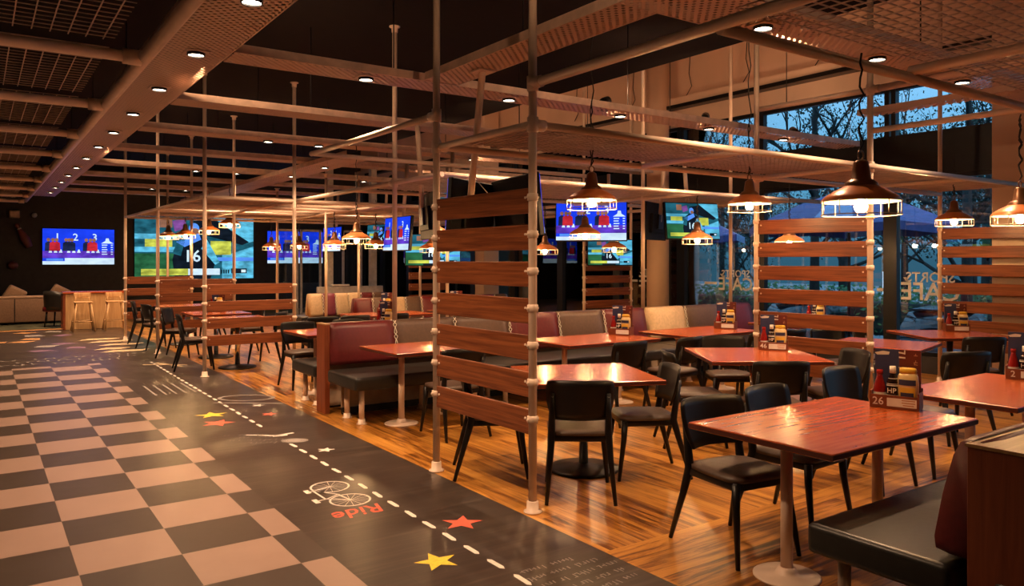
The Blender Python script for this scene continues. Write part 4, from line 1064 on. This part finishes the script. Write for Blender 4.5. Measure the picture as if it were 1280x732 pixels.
for sx in (-1, 1):
    for sy in (-1, 1): MB().tube([(sx*0.24, sy*0.24, 0.002), (sx*0.2, sy*0.2, 0.39)], [0.014, 0.024], 8).build('leg', M['chair'], ac)
struct(MB().box((8.5, 20.0, 0.44), (1.9, 0.14, 0.88), 0, 0.01, 0, 1).build('partition', M['white_wall']))
for i, x in enumerate((8.0, 9.3)):
    struct(MB().box((x, 20.3, 2.1), (0.16, 0.2, 4.2)).build('column_%d' % (4+i), M['white_wall']))
for i, x in enumerate((7.4, 8.1, 9.4)):
    t = thing('glazed_panel', 'tall bluish glass door panel behind the white partition, %s of three' % ('first', 'second', 'third')[i], 'glass panel', (x, 22.0, 0), 0, 'glass panels behind the partition')
    MB().box((0, 0, 1.25), (0.55, 0.012, 2.4)).build('pane', M['glass'], t)
    fm = MB()
    for s in (-1, 1): fm.box((s*0.29, 0, 1.25), (0.06, 0.06, 2.5))
    fm.box((0, 0, 2.47), (0.6, 0.06, 0.06)); fm.box((0, 0, 0.03), (0.6, 0.06, 0.06)); fm.build('panel_frame', M['white_wall'], t)
for x, yy, w_ in ((8.2, 20.0, 0.5),):
    t = thing('napkin_tray', 'white tray of napkins on the partition top', 'tray', (x, yy, 0.88)); MB().box((0, 0, 0.03), (0.5, 0.12, 0.06), 0, 0.01).build('napkins', M['whiteplastic'], t); MB().box((0, 0, 0.006), (0.56, 0.14, 0.012)).build('base', M['chrome'], t)
bpin = thing('mounted_bowling_pin', 'large faded red bowling pin mounted on the dark end wall', 'wall decoration', (1.05, 24.88, 2.28)); bpin.rotation_euler = (0, -0.45, 0)
MB().lathe([(0, -0.36), (0.08, -0.36), (0.11, -0.22), (0.12, -0.12), (0.09, 0.04), (0.055, 0.16), (0.05, 0.22), (0.065, 0.29), (0.05, 0.345), (0, 0.36)], n=18).build('pin', M['pinred'], bpin)
MB().lathe([(0.053, 0.17), (0.056, 0.19), (0.053, 0.21)], n=18).build('band', M['whiteplastic'], bpin)
sp = thing('wall_speaker', 'small tan loudspeaker high on the dark end wall', 'loudspeaker', (0.86, 24.88, 2.85)); MB().box((0, 0, 0), (0.24, 0.2, 0.2), 0, 0.02).build('cabinet', M['beigeboard'], sp); MB().box((0, -0.102, 0), (0.2, 0.008, 0.16)).build('grille', M['tray_edge'], sp)
bb = thing('wall_lamp', 'small round white lamp on the dark end wall above the pin', 'wall lamp', (1.32, 24.9, 2.84)); MB().lathe([(0, -.07), (.05, -.05), (.07, 0), (.05, .05), (0, .07)], n=16).build('globe', M['whiteplastic'], bb); MB().box((0, 0.06, 0), (0.06, 0.08, 0.06)).build('wall_plate', M['blackmetal'], bb)
pk = thing('wall_decoration', 'small reddish round ornament low on the dark end wall', 'wall decoration', (0.82, 24.9, 1.46)); MB().lathe([(0, -.12), (.1, -.08), (.13, 0), (.1, .08), (0, .12)], n=16).build('disc', M['pinred'], pk)

# window lettering, read from outside
for i, (yy, z, k) in enumerate(((5.55, 1.18, 1.0), (8.95, 1.2, 0.9), (11.0, 1.2, 0.9))):
    t = thing('window_lettering', 'reversed white sports cafe lettering on the window glass, %s' % ('by the parked cars', 'behind the cream booth panel', 'beside the round column')[i], 'window sign', (WX+0.085, yy, z), 0, 'reversed window signs')
    W = Matrix.Rotation(PI/2, 4, 'Z') @ Matrix.Rotation(PI/2, 4, 'X')       # faces outwards (+X)
    MB().text('SPORTS', 0.20*k, Matrix.Translation((0, 0.0, 0.17*k)) @ W).build('upper_word', M['letters'], t)
    MB().text('CAFÉ', 0.36*k, Matrix.Translation((0, 0.0, -0.04*k)) @ W).build('lower_word', M['letters'], t)
    st = MB(); st.box((0, 0.62*k, -0.02*k), (0.002, 0.32*k, 0.05*k)); st.build('bar_mark', M['letters'], t)

# cable tray and conduits on the window bulkhead
tr2 = thing('cable_tray', 'dark cable tray running under the beige ledge above the windows', 'cable tray', (WX-0.2, 10, 4.44))
MB().box((0, 0, 0), (0.2, 28, 0.01)).box((-0.1, 0, 0.03), (0.008, 28, 0.06)).box((0.1, 0, 0.03), (0.008, 28, 0.06)).build('channel', M['blackmetal'], tr2)
for i, yy in enumerate((7.2, 8.6, 9.9, 11.4, 13.2)):
    t = MB().tube([(WX-0.03, yy, 5.45), (WX-0.03, yy+0.03, 5.1), (WX-0.035, yy-0.04, 4.85), (WX-0.03, yy+0.12, 4.66)], 0.008, 6).build('wall_cable', M['cord'])
    tag(t, 'thin black cable hanging on the beige bulkhead, %s from the camera' % ordw[i].replace('second', 'first') if i == 0 else 'thin black cable hanging on the beige bulkhead, %s from the camera' % ordw[i-1], 'cable', 'cables on the bulkhead')

# ------------------------------------------------------------------ outside the windows
GZ = -0.9
struct(MB().box((41.4, 10, GZ-0.05), (60, 120, 0.1)).build('outside_ground', M['asphalt']))
def branch(mb, p, d, ln, r, depth, tips):
    q = p+d*ln
    mid = p+d*ln*0.5+Vector((random.uniform(-1, 1), random.uniform(-1, 1), random.uniform(-.3, .3)))*ln*0.06
    mb.tube([p, mid, q], [r, r*0.82, r*0.62], 6 if depth > 1 else 4)
    tips.append((q, depth))
    if depth == 0: return
    for k in range(3 if depth > 1 else 2):
        a = random.uniform(0, 2*PI); s = random.uniform(0.45, 0.95)
        n = (d+Vector((math.cos(a)*s, math.sin(a)*s, random.uniform(-.1, .35)))).normalized()
        branch(mb, p+d*ln*random.uniform(0.55, 1.0), n, ln*random.uniform(0.55, 0.75), r*0.52, depth-1, tips)
def make_tree(h, leafmat, nleaf, spread, label):
    r = thing('tree', label, 'tree', (0, 0, 0), 0, 'trees outside the windows')
    mb = MB(); tips = []
    mb.tube([(0, 0, -0.05), (0.05, 0.02, h*0.25), (0, 0.05, h*0.5)], [0.22, 0.16, 0.13], 9)
    for k in range(7):
        a = 2*PI*k/7+random.uniform(-.3, .3)
        z = h*random.uniform(0.22, 0.5)
        branch(mb, Vector((0, 0.03, z)), Vector((math.cos(a)*0.8, math.sin(a)*0.8, random.uniform(0.25, 0.9))).normalized(), h*0.2, 0.075, 3, tips)
    branch(mb, Vector((0, 0.05, h*0.5)), Vector((0.05, 0, 1)), h*0.22, 0.12, 3, tips)
    mb.build('trunk', M['trunk'], r)
    lf = MB()
    for k in range(nleaf):
        c, dp = random.choice(tips)
        c = c+Vector([random.gauss(0, spread) for _ in range(3)])
        u = Vector([random.gauss(0, 1) for _ in range(3)]).normalized(); w = u.orthogonal().normalized(); s = random.uniform(0.035, 0.075)
        lf.add([c-u*s, c+w*s*0.6, c+u*s, c-w*s*0.6], [(0, 1, 2, 3)])
    lf.build('foliage', leafmat, r)
    return r
T1 = make_tree(9.5, M['leaf'], 2600, 0.30, 'leafy tree')
T2 = make_tree(8.0, M['leaf2'], 5200, 0.42, 'dense tree')
T3 = make_tree(11.0, M['leaf'], 900, 0.30, 'bare tree')
spots = [(17.5, 8.0, 0, .9), (19.5, 13.0, 2, 1), (24, 18.2, 1, .8), (23, 10.0, 1, .95), (25, 15.5, 0, 1), (22, 20.5, 2, 1), (27, 7.0, 2, 1), (28, 12.0, 1, .9), (20, 25.0, 0, 1), (26, 21.0, 1, 1), (31, 16.5, 0, 1.1), (24, 29.0, 1, 1),
         (30, 25.0, 2, 1), (35, 12.0, 1, 1.1), (34, 21.0, 1, 1.1), (18, 32.0, 1, .9), (28, 34.0, 1, 1.1), (22, 6.2, 2, 1), (33, 8.5, 1, 1.0), (38, 17.0, 1, 1.2)]
place = ['nearest the patio parasol', 'behind the blue parasol', 'outside the far window bays', 'behind the parked grey car', 'beyond the hedge, upright', 'past the round column', 'far back beyond the lettering', 'far back, dense crown', 'outside beyond the far booth', 'second row past the column',
         'third row, tall', 'near the end of the building', 'thin, far beyond the column', 'deep in the woods, first', 'deep in the woods, second', 'close to the far end windows', 'deep woods at the far end', 'thin, beside the square column', 'deep woods behind the cars', 'deepest of the woods']
first = {0: T1, 1: T2, 2: T3}; seen = set()
for (x, y, k, s), pl_ in zip(spots, place):
    t = first[k] if k not in seen else copy_tree(first[k]); seen.add(k)
    t.location = (x, y, GZ); t.rotation_euler = (0, 0, random.uniform(0, 6)); t.scale = (s*0.75, s*0.75, s)
    t['label'] = 'dark '+['leafy', 'dense', 'sparse bare-branched'][k]+' dusk tree '+pl_
hd = MB()
for k in range(9000):
    c = Vector((random.uniform(-0.45, 0.45), random.uniform(-8, 8), random.uniform(0.05, 1.25)+0.1*math.sin(k)))
    u = Vector([random.gauss(0, 1) for _ in range(3)]).normalized(); w = u.orthogonal().normalized(); s = random.uniform(0.05, 0.10)
    hd.add([c-u*s, c+w*s*0.6, c+u*s, c-w*s*0.6], [(0, 1, 2, 3)])
h_ = thing('hedge', 'clipped green hedge behind the parked cars outside', 'hedge', (20.5, 10, GZ+0.45)); hd.build('foliage', M['hedge'], h_); MB().box((0, 0, 0.45), (0.7, 15.8, 0.9), 0, 0.1).build('core', M['leaf2'], h_)
def car(x, y, rz, paint, label):
    r = thing('car', label, 'car', (x, y, GZ), rz, 'parked cars outside')
    def loft(secs, mi_side, name, mat):
        v = []; f = []; n = len(secs[0])
        for s in secs: v += s
        for i in range(len(secs)-1):
            for j in range(n): f.append((i*n+j, i*n+(j+1) % n, (i+1)*n+(j+1) % n, (i+1)*n+j))
        f += [tuple(range(n)), tuple(range((len(secs)-1)*n, len(secs)*n))]
        return MB().add(v, f, 0, True).build(name, mat, r)
    secs = []
    for xx, zt, hw, zb in ((-2.15, 0.55, 0.62, 0.38), (-2.05, 0.78, 0.78, 0.28), (-1.5, 0.90, 0.86, 0.22), (-0.6, 0.95, 0.88, 0.20), (0.8, 0.97, 0.88, 0.20), (1.7, 0.98, 0.85, 0.24), (2.05, 0.86, 0.78, 0.32), (2.15, 0.6, 0.66, 0.42)):
        secs.append([(xx, -hw, zb+0.08), (xx, -hw*1.0, zt-0.16), (xx, -hw*0.90, zt), (xx, hw*0.90, zt), (xx, hw, zt-0.16), (xx, hw, zb+0.08), (xx, hw*0.85, zb), (xx, -hw*0.85, zb)])
    loft(secs, 0, 'body', M[paint])
    secs = []
    for xx, zt, hw in ((-1.0, 0.94, 0.72), (-0.35, 1.40, 0.62), (0.5, 1.47, 0.62), (1.3, 1.36, 0.60), (1.85, 0.98, 0.70)):
        secs.append([(xx, -0.78 if zt > 1 else -0.74, 0.92), (xx, -hw, zt), (xx, hw, zt), (xx, 0.78 if zt > 1 else 0.74, 0.92)])
    cb = loft(secs, 0, 'cabin_glass', M['carglass'])
    MB().box((0.45, 0, 1.455), (1.5, 1.16, 0.05), 0, 0.02).build('roof_panel', M[paint], r)
    for sx in (-1.3, 1.3):
        for sy in (-1, 1):
            w_ = MB().cyl((sx, sy*0.70, 0.32), (sx, sy*0.90, 0.32), 0.32, n=22).build('wheel', M['rubber'], r)
            MB().cyl((sx, sy*0.895, 0.32), (sx, sy*0.91, 0.32), 0.19, n=10).build('hub', M['chrome'], w_)
    for sy in (-1, 1): MB().box((-2.08, sy*0.58, 0.66), (0.12, 0.3, 0.12), 0, 0.03).build('headlight', M['chrome'], r)
    for sy in (-1, 1): MB().box((-0.75, sy*0.92, 1.0), (0.1, 0.16, 0.1), 0, 0.03).build('wing_mirror', M[paint], r)
car(16.6, 8.0, 0.25, 'carpaint', 'grey car parked outside beyond the reversed lettering')
car(16.9, 11.6, 0.2, 'carpaint2', 'black car parked outside, farther along the windows')
def parasol(x, y, r0, zr, zt, label):
    t = thing('patio_parasol', label, 'parasol', (x, y, GZ), 0.2, 'patio parasols')
    n = 8; v = [(0, 0, zt-GZ)]; f = []; mi = []
    mb = MB()
    for i in range(n):
        for s in range(2):
            a0, a1 = 2*PI*(i+s*0.5)/n, 2*PI*(i+s*0.5+0.5)/n
            c0, c1 = Vector((r0*math.cos(a0), r0*math.sin(a0), zr-GZ+(-0.06 if s else 0))), Vector((r0*math.cos(a1), r0*math.sin(a1), zr-GZ+(0 if s else -0.06)))
            ap = Vector((0, 0, zt-GZ))
            mb.add([ap, ap.lerp(c0, .5)+Vector((0, 0, .05)), ap.lerp(c1, .5)+Vector((0, 0, .05)), c0, c1, c0-Vector((0, 0, .15)), c1-Vector((0, 0, .15))], [(0, 1, 2), (1, 3, 4, 2), (3, 5, 6, 4)], 1 if (2*i+s) % 4 == 0 else 0)
    mb.build('canopy', [M['parasol'], M['parasol2']], t)
    MB().cyl((0, 0, 0.05), (0, 0, zt-GZ+0.06), 0.03, n=12).build('mast', M['blackmetal'], t)
    for i in range(n): a = 2*PI*i/n; MB().cyl((0, 0, zt-GZ-0.05), (r0*0.97*math.cos(a), r0*0.97*math.sin(a), zr-GZ-0.01), 0.012, n=6).build('rib', M['palewood'], t)
    MB().box((0, 0, 0.04), (0.6, 0.6, 0.08), 0, 0.02).build('base', M['blackmetal'], t)
parasol(13.9, 8.5, 1.85, 2.28, 3.0, 'large blue patio parasol outside the window behind the middle screen')
parasol(14.0, 13.2, 1.7, 2.2, 2.9, 'blue patio parasol outside beside the round column')
bo = thing('bollard_light', 'slim lit bollard lamp outside beside the reversed lettering', 'bollard', (13.2, 7.35, GZ))
MB().cyl((0, 0, 0.01), (0, 0, 1.9), 0.06, n=14).build('post', M['blackmetal'], bo); MB().cyl((0, 0, 1.9), (0, 0, 2.3), 0.07, n=14).build('lamp_head', M['lamp_white'], bo); MB().cyl((0, 0, 2.3), (0, 0, 2.33), 0.08, n=14).build('cap', M['blackmetal'], bo)

# ------------------------------------------------------------------ sky, camera, view
wd = bpy.data.worlds.new('dusk'); S.world = wd; wd.use_nodes = True
nt = wd.node_tree; bg = nt.nodes['Background']
tc = N(nt, 'ShaderNodeTexCoord'); sp_ = N(nt, 'ShaderNodeSeparateXYZ'); L(nt, tc.outputs['Generated'], sp_.inputs[0])
L(nt, ramp(nt, sp_.outputs['Z'], [(0.0, (0.035, 0.10, 0.14)), (0.10, (0.13, 0.36, 0.52)), (0.26, (0.40, 0.70, 1.0))]), bg.inputs['Color'])
bg.inputs['Strength'].default_value = 2.1
cam = bpy.data.cameras.new('camera'); co = bpy.data.objects.new('camera', cam); COL.objects.link(co)
co.location = (0, 0, CAMZ); co.rotation_euler = (PI/2, 0, -ANG)
cam.sensor_width = 36; cam.lens = 961/1280*36; cam.shift_y = -41/1280; cam.clip_start = 0.05
S.camera = co
S.view_settings.view_transform = 'Standard'; S.view_settings.look = 'None'; S.view_settings.gamma = 1; S.view_settings.exposure = -0.22; S.view_settings.use_curve_mapping = False
S.cycles.use_denoising = True; S.cycles.use_light_tree = True
S.cycles.max_bounces = 8; S.cycles.diffuse_bounces = 6; S.cycles.glossy_bounces = 3; S.cycles.transparent_max_bounces = 24; S.cycles.sample_clamp_indirect = 4.0
